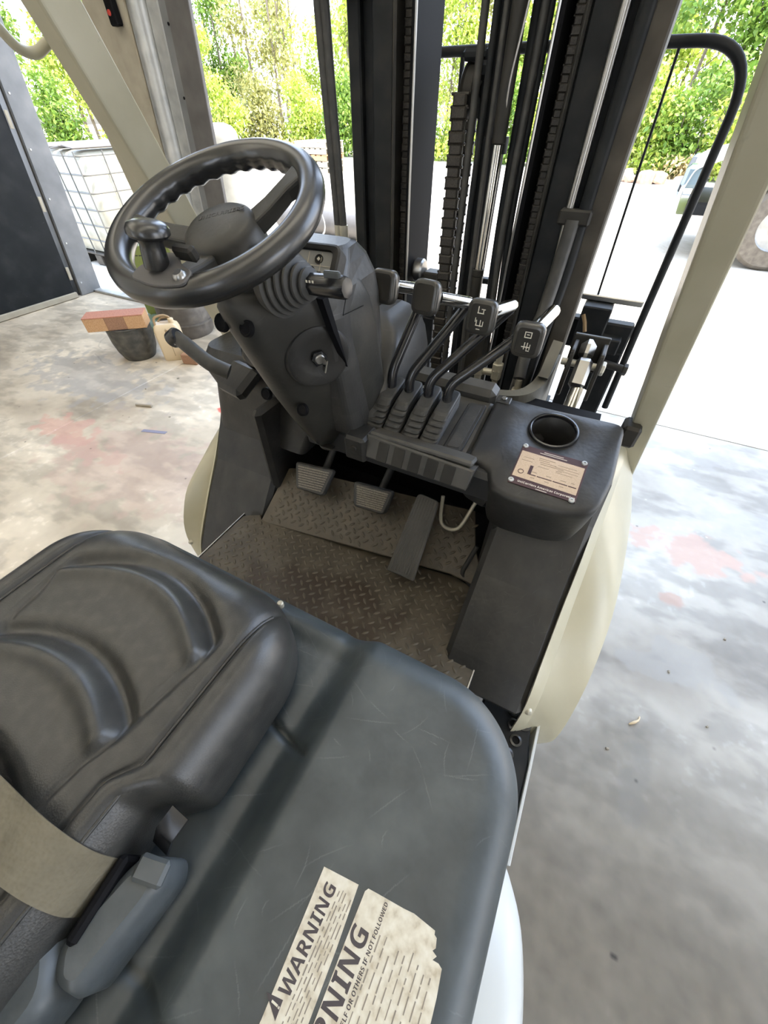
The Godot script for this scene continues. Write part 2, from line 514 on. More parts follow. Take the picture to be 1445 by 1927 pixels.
# ------------------------------------------------------------ scene
func _ready() -> void:
	rng.seed = 20240
	var cam := Camera3D.new()
	cam.name = "camera"
	cam.position = V(0.40, 1.48, 0.0)
	cam.basis = Basis(Vector3.UP, deg_to_rad(27.5)) * Basis(Vector3.RIGHT, deg_to_rad(-46.56))
	cam.keep_aspect = Camera3D.KEEP_HEIGHT
	cam.fov = rad_to_deg(2.0 * atan(963.5 / 723.0))
	cam.near = 0.02
	cam.far = 200.0
	add_child(cam)
	cam.make_current()

	var sky_mat := ProceduralSkyMaterial.new()
	sky_mat.sky_top_color = Color(0.80, 0.88, 1.0)
	sky_mat.sky_horizon_color = Color(1.0, 0.99, 0.97)
	sky_mat.sky_curve = 0.12
	sky_mat.sky_energy_multiplier = 1.7
	sky_mat.ground_bottom_color = Color(0.5, 0.49, 0.46)
	sky_mat.ground_horizon_color = Color(0.8, 0.8, 0.78)
	sky_mat.ground_energy_multiplier = 1.0
	var sky := Sky.new()
	sky.sky_material = sky_mat
	var env := Environment.new()
	env.background_mode = Environment.BG_SKY
	env.sky = sky
	env.ambient_light_source = Environment.AMBIENT_SOURCE_SKY
	env.tonemap_mode = Environment.TONE_MAPPER_LINEAR
	env.tonemap_exposure = 1.8
	env.sdfgi_enabled = true
	env.ssao_enabled = true
	env.ssil_enabled = true
	var we := WorldEnvironment.new()
	we.name = "world_environment"
	we.environment = env
	add_child(we)

	var sun := DirectionalLight3D.new()
	sun.name = "sun"
	sun.light_color = Color(1.0, 0.92, 0.80)
	sun.light_energy = 2.2
	sun.light_angular_distance = 0.6
	sun.shadow_enabled = true
	sun.look_at_from_position(V(3.6, 9.0, -0.12), Vector3.ZERO)
	add_child(sun)

	make_materials()
	build_workshop()
	build_forklift()
	build_props()
	build_yard()

# ------------------------------------------------------------ workshop
func floor_image() -> ImageTexture:
	# 8 m x 5 m of slab from (-5, -3), 128 pixels to the metre
	var a := noise_img(41, 0.006, 512, 6)
	var b := noise_img(42, 0.035, 512, 4)
	var W := 1024
	var H := 640
	var im := Image.create_empty(W, H, true, Image.FORMAT_RGB8)
	for y in H:
		for x in W:
			var p := a.get_pixel(x % 512, y % 512).r
			var q := b.get_pixel((x * 3) % 512, (y * 3) % 512).r
			var s := clampf((p - 0.5) * 2.2 + 0.5, 0.0, 1.0) * 0.85 + q * 0.15
			var c := Color(.28, .255, .215).lerp(Color(.47, .445, .395), s)
			if q > 0.72 and p > 0.55: c = c.lerp(Color(.5, .48, .445), 0.5)
			if p < 0.3: c = c.lerp(Color(.2, .18, .155), (0.3 - p) * 2.5)
			c *= Color(1.0, 1.0, 1.0).lerp(Color(1.36, 1.24, 1.07), 1.0 - smoothstep(-1.6, -.2, x / 128.0 - 5.0))  # warm brighter light on the left part, painted into the slab colour
			var st := a.get_pixel((x * 2 + y / 2 + 100) % 512, (y * 4) % 512).r * .6 + b.get_pixel((x + y / 3) % 512, (y * 2) % 512).r * .4
			c *= 0.80 + 0.30 * smoothstep(.36, .60, st) + .04 * q
			# right of the forklift: browner floor, with the light falloff further in painted on
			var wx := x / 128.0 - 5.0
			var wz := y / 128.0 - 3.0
			var painted_falloff := smoothstep(0.3, 0.7, wx) * smoothstep(-0.9, -0.25, wz + (p - 0.5) * 0.9)
			c = c.lerp(Color(.122, .104, .076) * (0.7 + 0.6 * q), 0.82 * painted_falloff)
			im.set_pixel(x, y, c.linear_to_srgb())
	# spilt red paint and pinkish patches of old paint: [x, z, rx, rz, colour, strength]
	var n := FastNoiseLite.new()
	n.seed = 77
	n.frequency = 2.2
	n.fractal_octaves = 4
	for m in [[-2.5, -.95, .26, .13, Color(.56, .27, .21), .5], [-2.15, -.86, .35, .09, Color(.52, .3, .24), .45], [-1.72, -.9, .7, .35, Color(.5, .33, .27), .35], [-1.73, -1.6, .06, .03, Color(.7, .08, .05), .9],
		[1.2, -1.7, .24, .11, Color(.5, .33, .26), .75], [1.13, -1.35, .06, .04, Color(.42, .25, .18), .6], [1.28, -2.55, .17, .1, Color(.33, .31, .28), .5], [1.55, -2.0, .3, .12, Color(.36, .35, .33), .5], [1.12, -1.05, .2, .1, Color(.33, .32, .3), .5],
		[-1.6, -2.0, .5, .25, Color(.27, .23, .2), .35], [-3.0, -1.5, .7, .3, Color(.3, .29, .28), .5], [-2.3, -1.25, .2, .1, Color(.36, .28, .2), .4], [1.0, -.55, .06, .12, Color(.2, .19, .17), .5]]:
		var x0 := int((m[0] - m[2] * 1.6 + 5.0) * 128.0)
		var x1 := int((m[0] + m[2] * 1.6 + 5.0) * 128.0)
		var y0 := int((m[1] - m[3] * 1.6 + 3.0) * 128.0)
		var y1 := int((m[1] + m[3] * 1.6 + 3.0) * 128.0)
		for y in range(maxi(y0, 0), mini(y1, H)):
			for x in range(maxi(x0, 0), mini(x1, W)):
				var wx := x / 128.0 - 5.0
				var wz := y / 128.0 - 3.0
				var d := Vector2((wx - m[0]) / m[2], (wz - m[1]) / m[3]).length() + n.get_noise_2d(wx * 3.0, wz * 3.0) * 0.9
				var k: float = (1.0 - smoothstep(0.7, 1.05, d)) * m[5]
				if k > 0.0:
					var c0 := im.get_pixel(x, y).srgb_to_linear()
					im.set_pixel(x, y, c0.lerp(m[4], k).linear_to_srgb())
	# specks and hairline cracks
	for i in 350:
		var x := rng.randi_range(2, W - 3)
		var y := rng.randi_range(2, H - 3)
		var c0 := im.get_pixel(x, y)
		var c1 := c0.darkened(rand(.2, .6)) if rng.randf() < 0.7 else c0.lightened(.35)
		im.set_pixel(x, y, c1)
		if rng.randf() < 0.3: im.set_pixel(x + 1, y, c1)
	for i in 22:
		var p := Vector2(rand(0, W), rand(0, H))
		var d := Vector2.from_angle(rand(0, TAU))
		for s in int(rand(10, 60)):
			p += d
			d = d.rotated(rand(-.25, .25))
			var x := posmod(int(p.x), W)
			var y := posmod(int(p.y), H)
			im.set_pixel(x, y, im.get_pixel(x, y).darkened(.10))
	im.generate_mipmaps()
	return ImageTexture.create_from_image(im)

func slab(fl: Node3D, x0: float, x1: float, z0: float, z1: float, m: Material, thick := 0.15, y := 0.0) -> void:
	var mb := MB.new()
	var uvf := func(p: Vector3) -> Vector2: return Vector2((p.x + 5.0) / 8.0, (p.z + 3.0) / 5.0)
	var e := 0.004
	var A := [V(x0 + e, y, z0 + e), V(x1 - e, y, z0 + e), V(x1 - e, y, z1 - e), V(x0 + e, y, z1 - e)]
	var B := [V(x0, y - e, z0), V(x1, y - e, z0), V(x1, y - e, z1), V(x0, y - e, z1)]
	var D := [V(x0, y - thick, z0), V(x1, y - thick, z0), V(x1, y - thick, z1), V(x0, y - thick, z1)]
	mb.tri(A[0], A[1], A[2], -1, uvf.call(A[0]), uvf.call(A[1]), uvf.call(A[2]))
	mb.tri(A[0], A[2], A[3], -1, uvf.call(A[0]), uvf.call(A[2]), uvf.call(A[3]))
	for i in 4:
		var j := (i + 1) % 4
		for q in [[A, B], [B, D]]:
			mb.tri(q[0][i], q[1][i], q[1][j], -1, uvf.call(q[0][i]), uvf.call(q[1][i]), uvf.call(q[1][j]))
			mb.tri(q[0][i], q[1][j], q[0][j], -1, uvf.call(q[0][i]), uvf.call(q[1][j]), uvf.call(q[0][j]))
	mb.quad(D[0], D[3], D[2], D[1])
	mb.close_from(0)
	put(fl, "slab", mb, m)

func build_workshop() -> void:
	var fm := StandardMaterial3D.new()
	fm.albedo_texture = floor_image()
	fm.roughness = 0.55
	fm.normal_enabled = true
	fm.normal_texture = normal_tex(noise_img(44, 0.05, 256, 4), 2.0)
	fm.normal_scale = 0.15
	var fl := Node3D.new()
	fl.name = "floor"
	fl.set_meta("kind", "structure")
	tag(fl, "worn concrete workshop floor with saw-cut joints and red paint smears", "floor")
	add_child(fl)
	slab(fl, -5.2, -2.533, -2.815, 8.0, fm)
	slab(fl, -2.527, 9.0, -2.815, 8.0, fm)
	var mb := MB.new()
	mb.rbox(V(1.9, -0.12, 2.5), V(14.4, 0.2, 11.4), 0.0)
	put(fl, "joint_filler", mb, M.rubber).position.y = -0.05

	# left wall: a black sheeted door leaf folded back against it, and the grey corner post
	mb = MB.new()
	mb.rbox(V(-5.06, 2.4, 2.0), V(0.2, 4.8, 9.3), 0.0)
	struct("wall_left", mb, M.wallpaint, "painted workshop wall behind the black door leaf", "wall")
	var leaf := Node3D.new()
	leaf.name = "door_1"
	leaf.set_meta("kind", "structure")
	tag(leaf, "tall black sheet-metal door leaf standing along the left wall", "door")
	add_child(leaf)
	# (leaf, post and jambs lean a little, as they do in the picture)
	var side := Basis(V(0, 0, 1), V(0, 1, 0), V(-1, 0, 0))
	mb = MB.new()
	mb.prism(P2([[-2.60, 0.05], [-.02, 0.05], [-.02, 4.15], [-3.18, 4.15]]), Transform3D(side, V(-4.845, 0, 0)), 0.05, 0.004)
	put(leaf, "door_panel", mb, M.leaf_door)
	mb = MB.new()
	mb.rbox(V(-4.855, 0.03, -1.3), V(0.07, 0.05, 2.62), 0.004)
	put(leaf, "bottom_rail", mb, M.jamb, "dusty bottom rail")
	mb = MB.new()
	cyl(mb, V(-4.84, 0.02, -2.645), V(-4.84, 4.2, -3.245), 0.012, 10)
	put(leaf, "hinge_rod", mb, M.mastgrey)
	for y in [0.227, 0.811, 1.399, 1.99, 2.6]:
		mb = MB.new()
		mb.rbox(V(-4.838, y, -2.605 - .143 * y), V(0.012, 0.12, 0.03), 0.003, Basis(V(1, 0, 0), -.142))
		put(leaf, "hinge", mb, M.jamb, "pale hinge leaf")
	mb = MB.new()
	mb.prism(P2([[-2.66, 0], [-3.26, 4.2], [-3.43, 4.2], [-2.9, 0]]), Transform3D(side, V(-4.845, 0, 0)), 0.2, 0.006)
	var post := struct("trim_1", mb, M.greysteel, "grey steel corner post of the left doorway with a row of rivets", "post")
	for k in 8:
		var ry := 0.12 + k * 0.36
		mb = MB.new()
		cyl(mb, V(-4.846, ry, -2.70 - .14 * ry), V(-4.838, ry, -2.70 - .14 * ry), 0.009, 8)
		put(post, "rivet", mb, M.galv)

	# the post between the two bays: timber jamb, galvanised door guides, dark steel column
	var lean := func(xa: float, xb: float) -> PackedVector2Array:   # edges as measured 1.93 m up
		return P2([[xa - .18, 0], [xb - .18, 0], [xb + .21, 4.2], [xa + .21, 4.2]])
	mb = MB.new()
	mb.prism(lean.call(-3.45, -3.03), Transform3D(Basis.IDENTITY, V(0, 0, -3.2)), 0.3, 0.006)
	struct("trim_2", mb, M.jamb, "beige timber jamb between the two door bays", "post")
	mb = MB.new()
	cyl(mb, V(-3.135, 0, -2.95), V(-2.745, 4.2, -2.95), 0.075, 20, 0.004)
	struct("trim_3", mb, M.galv, "rounded galvanised door guide beside the beige jamb", "door guide")
	mb = MB.new()
	mb.prism(lean.call(-2.88, -2.77), Transform3D(Basis.IDENTITY, V(0, 0, -3.02)), 0.08, 0.008)
	struct("trim_4", mb, M.galv, "flat galvanised channel between the round guide and the bolted flange", "door guide")
	mb = MB.new()
	mb.prism(lean.call(-2.755, -2.685), Transform3D(Basis.IDENTITY, V(0, 0, -2.96)), 0.03, 0.003)
	var fla := struct("trim_5", mb, M.greysteel, "narrow grey flange with small bolts along the steel column", "flange")
	for k in 9:
		var by := 0.2 + k * 0.33
		mb = MB.new()
		cyl(mb, V(-2.88 + .093 * by, by, -2.931), V(-2.88 + .093 * by, by, -2.924), 0.008, 8)
		put(fla, "bolt", mb, M.black)
	mb = MB.new()
	mb.prism(lean.call(-2.68, -2.478), Transform3D(Basis.IDENTITY, V(0, 0, -2.945)), 0.03, 0.004)
	struct("trim_6", mb, M.darksteel, "dark grey steel column at the left of the main doorway", "column")
	mb = MB.new()
	mb.rbox(V(-4.25, 0.012, -2.86), V(1.3, 0.024, 0.09), 0.004)
	struct("trim_7", mb, M.galv, "pale metal threshold strip across the left doorway", "threshold")

	# the shell: lintel over both doorways, right and rear walls with unseen openings added for light, roof
	mb = MB.new()
	mb.rbox(V(1.9, 4.5, -3.05), V(14.2, 0.6, 0.25), 0.0)
	mb.rbox(V(7.9, 2.1, -3.05), V(2.2, 4.2, 0.25), 0.0)
	struct("wall_front", mb, M.wallpaint, "wall over the doorways", "wall")
	mb = MB.new()
	mb.rbox(V(9.0, 4.4, 2.5), V(0.2, 0.8, 11.4), 0.0)
	mb.rbox(V(9.0, 2.4, -2.6), V(0.2, 4.8, 1.2), 0.0)
	mb.rbox(V(9.0, 2.4, 5.2), V(0.2, 4.8, 6.0), 0.0)
	struct("wall_right", mb, M.wallpaint, "right wall of the workshop with an unseen open bay added for side light", "wall")
	mb = MB.new()
	mb.rbox(V(-2.1, 2.4, 8.0), V(6.2, 4.8, 0.2), 0.0)
	mb.rbox(V(6.1, 2.4, 8.0), V(5.8, 4.8, 0.2), 0.0)
	mb.rbox(V(1.9, 4.5, 8.0), V(14.0, 0.6, 0.2), 0.0)
	struct("wall_rear", mb, M.wallpaint, "rear wall of the workshop with an unseen doorway added for light from behind", "wall")
	# roof in strips; unseen translucent sheets added between them for overhead light
	mb = MB.new()
	for q in [[-5.4, -4.2], [-2.2, -0.4], [1.2, 9.2]]: mb.rbox(V((q[0] + q[1]) * .5, 4.9, 2.4), V(q[1] - q[0], 0.2, 11.6), 0.0)
	for q in [[-4.2, -2.2], [-0.4, 1.2]]:
		mb.rbox(V((q[0] + q[1]) * .5, 4.9, -2.9), V(q[1] - q[0], 0.2, 1.0), 0.0)
		mb.rbox(V((q[0] + q[1]) * .5, 4.9, 7.6), V(q[1] - q[0], 0.2, 1.2), 0.0)
	struct("ceiling", mb, M.roofin, "sheet roof of the workshop with gaps for added translucent strips", "ceiling")
	for q in [[-4.2, -2.2], [-0.4, 1.2]]:
		mb = MB.new()
		mb.rbox(V((q[0] + q[1]) * .5, 4.9, 2.3), V(q[1] - q[0], 0.01, 9.4), 0.0)
		struct("added_window_1" if q[0] < -1.0 else "added_window_2", mb, M.added_rooflight, "unseen translucent roof sheet added for overhead light", "added_rooflight")

# ------------------------------------------------------------ the forklift
func sd_rrect(x: float, z: float, xl: float, xr: float, z0: float, z1: float, r: float) -> float:   # > 0 inside
	var q := Vector2(absf(x - (xl + xr) * 0.5) - (xr - xl) * 0.5 + r, absf(z - (z0 + z1) * 0.5) - (z1 - z0) * 0.5 + r)
	return -(Vector2(maxf(q.x, 0.0), maxf(q.y, 0.0)).length() + minf(maxf(q.x, q.y), 0.0) - r)

func hfield(mb: MB, xl: float, xr: float, z0: float, z1: float, r: float, nx: int, nz: int, h: Callable, ybot: float, warp = null, pz := 1.0) -> void:
	# a moulded top over a rounded rectangle, with its skirt down to ybot
	var rows := []
	var left := PackedVector3Array()
	var right := PackedVector3Array()
	for i in nz + 1:
		var u := float(i) / nz
		var s := pow(u, pz)
		s = lerpf(s, 0.5 - 0.5 * cos(PI * s), 0.35)
		var z := lerpf(z0, z1, s)
		var ins := 0.0
		for dz in [z - z0, z1 - z]:
			if dz < r: ins = maxf(ins, r - sqrt(maxf(r * r - (r - dz) * (r - dz), 0.0)))
		var a := xl + ins
		var b := xr - ins
		var row := PackedVector3Array()
		for j in nx + 1:
			var t := float(j) / nx
			t = lerpf(t, 0.5 - 0.5 * cos(PI * t), 0.6)
			var x := lerpf(a, b, t)
			var y: float = h.call(x, z)
			var p := V(x, y, z)
			if warp != null: p = warp.call(p)
			row.append(p)
		rows.append(row)
		left.append(row[0])
		right.append(row[nx])
	mb.grid(rows, Vector3.UP)
	var rim := PackedVector3Array()
	for p in rows[0]: rim.append(p)
	for i in range(1, nz + 1): rim.append(right[i])
	for j in range(nx - 1, -1, -1): rim.append(rows[nz][j])
	for i in range(nz - 1, 0, -1): rim.append(left[i])
	var low := PackedVector3Array()
	for p in rim: low.append(V(p.x, ybot, p.z))
	var k := mb.v.size()
	for i in rim.size():
		var i2 := (i + 1) % rim.size()
		mb.tri(rim[i], rim[i2], low[i2], 1); mb.tri(rim[i], low[i2], low[i], 1)
	mb.close_from(k)

func gauss(x: float, w: float) -> float: return exp(-(x / w) * (x / w))

func hood_h(x: float, z: float) -> float:
	var ax := absf(x)
	var y := 0.932 + 0.040 * smoothstep(0.240, 0.288, ax)
	y += 0.012 * smoothstep(-0.165, -0.2, z) * (1.0 - smoothstep(0.232, 0.292, ax))
	if ax > 0.2 and ax < 0.272: y -= 0.013 * gauss(z + 0.055 - (ax - 0.24) * 0.2, 0.0045)
	if ax > 0.19 and ax < 0.30: y -= 0.010 * gauss(z - 0.165, 0.004)
	y -= 0.004 * gauss(ax - 0.234, 0.008)
	var d := sd_rrect(x, z, -0.30, 0.512, -0.222, 0.92, 0.125)
	var R := 0.05
	if d < R: y -= R - sqrt(maxf(R * R - (R - d) * (R - d), 0.0))
	return y

func seat_h(x: float, z: float) -> float:
	var y := 1.046
	var ax := absf(x)
	# side bolsters rise a little, a seam runs along each
	y += 0.014 * smoothstep(0.15, 0.19, ax)
	y -= 0.006 * gauss(ax - 0.158, 0.004)
	# the centre panel: two pads whose bowed front edges roll up behind a dark hollow
	var pw := 0.128 - 0.16 * (z + 0.067)
	var inn := 1.0 - smoothstep(pw - 0.006, pw + 0.008, ax)
	for q in [[-0.118, 2.9], [0.002, 2.6], [0.118, 2.5]]:
		var s: float = z - (q[0] + q[1] * x * x)
		y += inn * (-0.013 * gauss(s + 0.013, 0.013) + 0.010 * gauss(s - 0.012, 0.014))
	y -= 0.004 * gauss(ax - pw - .003, 0.005) * smoothstep(-0.1, -0.06, z)
	var d := sd_rrect(x, z, -0.212, 0.212, -0.186, 0.36, 0.11)
	var R := 0.062
	if d < R: y -= (R - sqrt(maxf(R * R - (R - d) * (R - d), 0.0))) * 1.15
	return y

func build_forklift() -> void:
	var F := node("forklift", "white and black forklift with its steering wheel, levers and mast facing the open doorway", "forklift")
	fork_body(F)
	fork_seat(F)
	fork_floor(F)
	fork_column(F)
	fork_wheel(F)
	fork_levers(F)
	fork_console(F)
	fork_guard(F)
	fork_mast(F)
	fork_carriage(F)

func fork_body(F: Node3D) -> void:
	var mb := MB.new()
	hfield(mb, -0.30, 0.512, -0.222, 0.92, 0.125, 170, 230, hood_h, 0.70, null, 1.5)
	var hood := put(F, "engine_hood", mb, M.hood)
	# warning labels stuck to the raised right side of the hood
	var lab := MB.new()
	lab.prism(P2([[.3455, -.021], [.3815, -.0165], [.3845, -.06], [.3865, -.12], [.388, -.2], [.350, -.2], [.351, -.12]]), Transform3D(Basis(V(1, 0, 0), V(0, 0, -1), V(0, 1, 0)), V(0, 0.9724, 0)), 0.0005)
	var s1 := put(hood, "warning_label", lab, M.sticker, "narrow dirty warning label")
	lab = MB.new()
	lab.prism(P2([[.389, -.0175], [.391, -.0145], [.4, -.0135], [.426, -.011], [.436, -.0095], [.457, -.0105], [.4575, -.013], [.46, -.014], [.4615, -.02], [.4595, -.0225], [.464, -.024], [.4615, -.0275], [.467, -.027], [.4705, -.0285], [.4725, -.045], [.4735, -.07], [.474, -.2], [.392, -.2], [.39, -.12], [.389, -.06]]), Transform3D(Basis(V(1, 0, 0), V(0, 0, -1), V(0, 1, 0)), V(0, 0.9724, 0)), 0.0005)
	var s2 := put(hood, "warning_label", lab, M.sticker, "wide torn warning label")
	# print: reads from the machine's right side, so its x runs to the rear-front line
	var pb := Basis(V(0, 0, -1), V(-1, 0, 0), V(0, 1, 0))
	lettering(s1, "WARNING", 0.0116, Transform3D(pb, V(.3590, .9729, .1025)), M.ink, 0.0)
	mb = MB.new()
	mb.prism(P2([[.3615, -.116], [.3455, -.1075], [.3605, -.1045]]), Transform3D(Basis(V(1, 0, 0), V(0, 0, -1), V(0, 1, 0)), V(0.0, 0.9728, 0)), 0.0003)
	put(s1, "warning_triangle", mb, M.ink)
	mb = MB.new()
	mb.rbox(V(.3555, .9732, .1090), V(.006, .0003, .0014), 0.0)
	mb.rbox(V(.3598, .9732, .1092), V(.0014, .0003, .0014), 0.0)
	put(s1, "exclamation_mark", mb, M.sticker)
	lettering(s2, "WARNING", 0.0162, Transform3D(pb, V(.3985, .9729, .143)), M.ink, 0.0)
	lettering(s2, "SELF OR OTHERS IF NOT FOLLOWED", 0.0029, Transform3D(pb, V(.4105, .9729, .096)), M.ink, 0.0)
	mb = MB.new()
	for k in 5: worn_line(mb, .3675 + k * .0032, .18, .03 + k * .001, .0011)
	put(s1, "small_print", mb, M.faintink).set_meta("kind", "stuff")
	mb = MB.new()
	for k in 9: worn_line(mb, .4145 + k * .0062, .18, .035 + .003 * (k % 3), .0012)
	put(s2, "small_print", mb, M.faintink).set_meta("kind", "stuff")
	# side skirt of the hood, body and counterweight behind
	mb = MB.new()
	mb.rbox(V(0, .50, .36), V(.98, .44, 1.0), .03)
	put(F, "chassis", mb, M.chassis)
	for s in [-1.0, 1.0]:
		mb = MB.new()
		var rows := []
		for q in [[-.13, .0], [-.11, .35], [-.06, .68], [0.0, .86], [.08, .96], [.2, 1.0], [.5, 1.0], [.95, 1.0]]:
			var row := PackedVector3Array()
			var w: float = q[1]
			for e in ([[.515, .875], [.55, .872], [.575, .86], [.59, .82], [.592, .7], [.58, .42], [.5, .40]] if s > 0.0 else [[.50, .62], [.53, .62], [.55, .61], [.56, .59], [.565, .55], [.56, .42], [.5, .40]]):
				row.append(V(s * lerpf(.50, e[0], w), lerpf(.62, e[1], sqrt(w)), q[0] * .9))
			rows.append(row)
		var fine := []
		for i in rows.size() - 1:
			for j in 5:
				var r := PackedVector3Array()
				for c in 7: r.append(rows[i][c].cubic_interpolate(rows[i + 1][c], rows[maxi(i - 1, 0)][c], rows[mini(i + 2, rows.size() - 1)][c], j / 5.0))
				fine.append(r)
		fine.append(rows[rows.size() - 1])
		mb.sheet(fine, V(-s * .02, 0, 0))
		put(F, "side_cover", mb, M.white)
	mb = MB.new()
	mb.rbox(V(0, .66, 1.15), V(1.1, .72, .5), .08)
	put(F, "counterweight", mb, M.cream)
	# black step plate with punched holes at the right
	mb = MB.new()
	mb.prism(P2([[.47, .12], [.595, .12], [.597, .30], [.58, .405], [.47, .405]]), Transform3D(Basis(V(1, 0, 0), V(0, 0, -1), V(0, 1, 0)), V(0, .47, 0)), .03, .004)
	var st := put(F, "step_plate", mb, M.blackpaint)
	for h in [[.540, -.390, .011], [.568, -.376, .016], [.547, -.362, .012], [.560, -.332, .012], [.550, -.298, .012]]:
		mb = MB.new()
		mb.lathe(P2([[h[2] * .62, .0], [h[2] * 1.15, .0], [h[2] * 1.1, .004], [h[2] * .7, .005], [h[2] * .62, .0]]), Transform3D(Basis.IDENTITY, V(h[0], .4995, h[1])), 20)
		put(st, "hole_rim", mb, M.gloss)
		mb = MB.new()
		cyl(mb, V(h[0], .496, h[1]), V(h[0], .5005, h[1]), h[2] * .64, 16, 0.0)
		put(st, "hole", mb, M.black)
	mb = MB.new()
	mb.prism(P2([[.12, .1], [.31, .1], [.41, .3], [.40, .5], [.30, .505], [.12, .505]]), Transform3D(Basis(V(0, 0, -1), V(0, 1, 0), V(1, 0, 0)), V(.597, 0, 0)), .006, .001)
	put(F, "step_side", mb, M.white, "chipped white edge of the step")
	# wheels
	for q in [[.47, .30, -1.0, .30, .2], [-.47, .30, -1.0, .30, .2], [.45, .25, 1.0, .25, .17], [-.45, .25, 1.0, .25, .17]]:
		mb = MB.new()
		var R: float = q[3]
		var hw: float = q[4] * .5
		mb.lathe(P2([[R * .5, -hw], [R * .9, -hw], [R * .98, -hw * .8], [R, -hw * .5], [R, hw * .5], [R * .98, hw * .8], [R * .9, hw], [R * .5, hw], [R * .5, -hw]]), axis(V(1, 0, 0), V(q[0], q[1], q[2])), 40)
		var ty := put(F, "tyre", mb, M.rubber)
		mb = MB.new()
		mb.lathe(P2([[0, -hw * .4], [R * .52, -hw * .4], [R * .52, hw * .4], [0, hw * .4]]), axis(V(1, 0, 0), V(q[0], q[1], q[2])), 24)
		put(ty, "wheel_disc", mb, M.cream)
	mb = MB.new()
	mb.rbox(V(0, .32, -1.0), V(.8, .18, .2), .02)
	put(F, "drive_axle", mb, M.chassis)
	mb = MB.new()
	mb.rbox(V(0, .27, 1.0), V(.76, .12, .14), .02)
	put(F, "steer_axle", mb, M.chassis)
	mb = MB.new()
	mb.rbox(V(0, .40, -.40), V(.62, .14, .9), .02)
	put(F, "frame_beam", mb, M.chassis)

func worn_line(mb: MB, x: float, za: float, zb: float, w: float) -> void:    # a line of print too worn to read
	var z := za
	while z > zb:
		var l := rand(.003, .012)
		mb.rbox(V(x + rand(-.0003, .0003), .97305, z - l * .5), V(w * rand(.6, 1.0), .0003, l), 0.0)
		z -= l + rand(.001, .004)

func lettering(parent: Node, s: String, height: float, tr: Transform3D, m: Material, wide := 0.0, called := "lettering") -> void:
	var tm := TextMesh.new()
	var f := SystemFont.new()
	f.font_names = PackedStringArray(["Droid Sans"])
	f.font_weight = 700
	tm.font = f
	tm.text = s
	tm.font_size = 48
	tm.pixel_size = height / 36.0
	tm.depth = 0.0004
	tm.curve_step = 1.5
	tm.horizontal_alignment = HORIZONTAL_ALIGNMENT_LEFT
	tm.vertical_alignment = VERTICAL_ALIGNMENT_CENTER
	tm.material = m
	var o := MeshInstance3D.new()
	o.mesh = tm
	o.name = fresh(parent, called)
	o.transform = tr
	if wide > 0.0: o.scale = V(wide, 1, 1)
	parent.add_child(o, true)

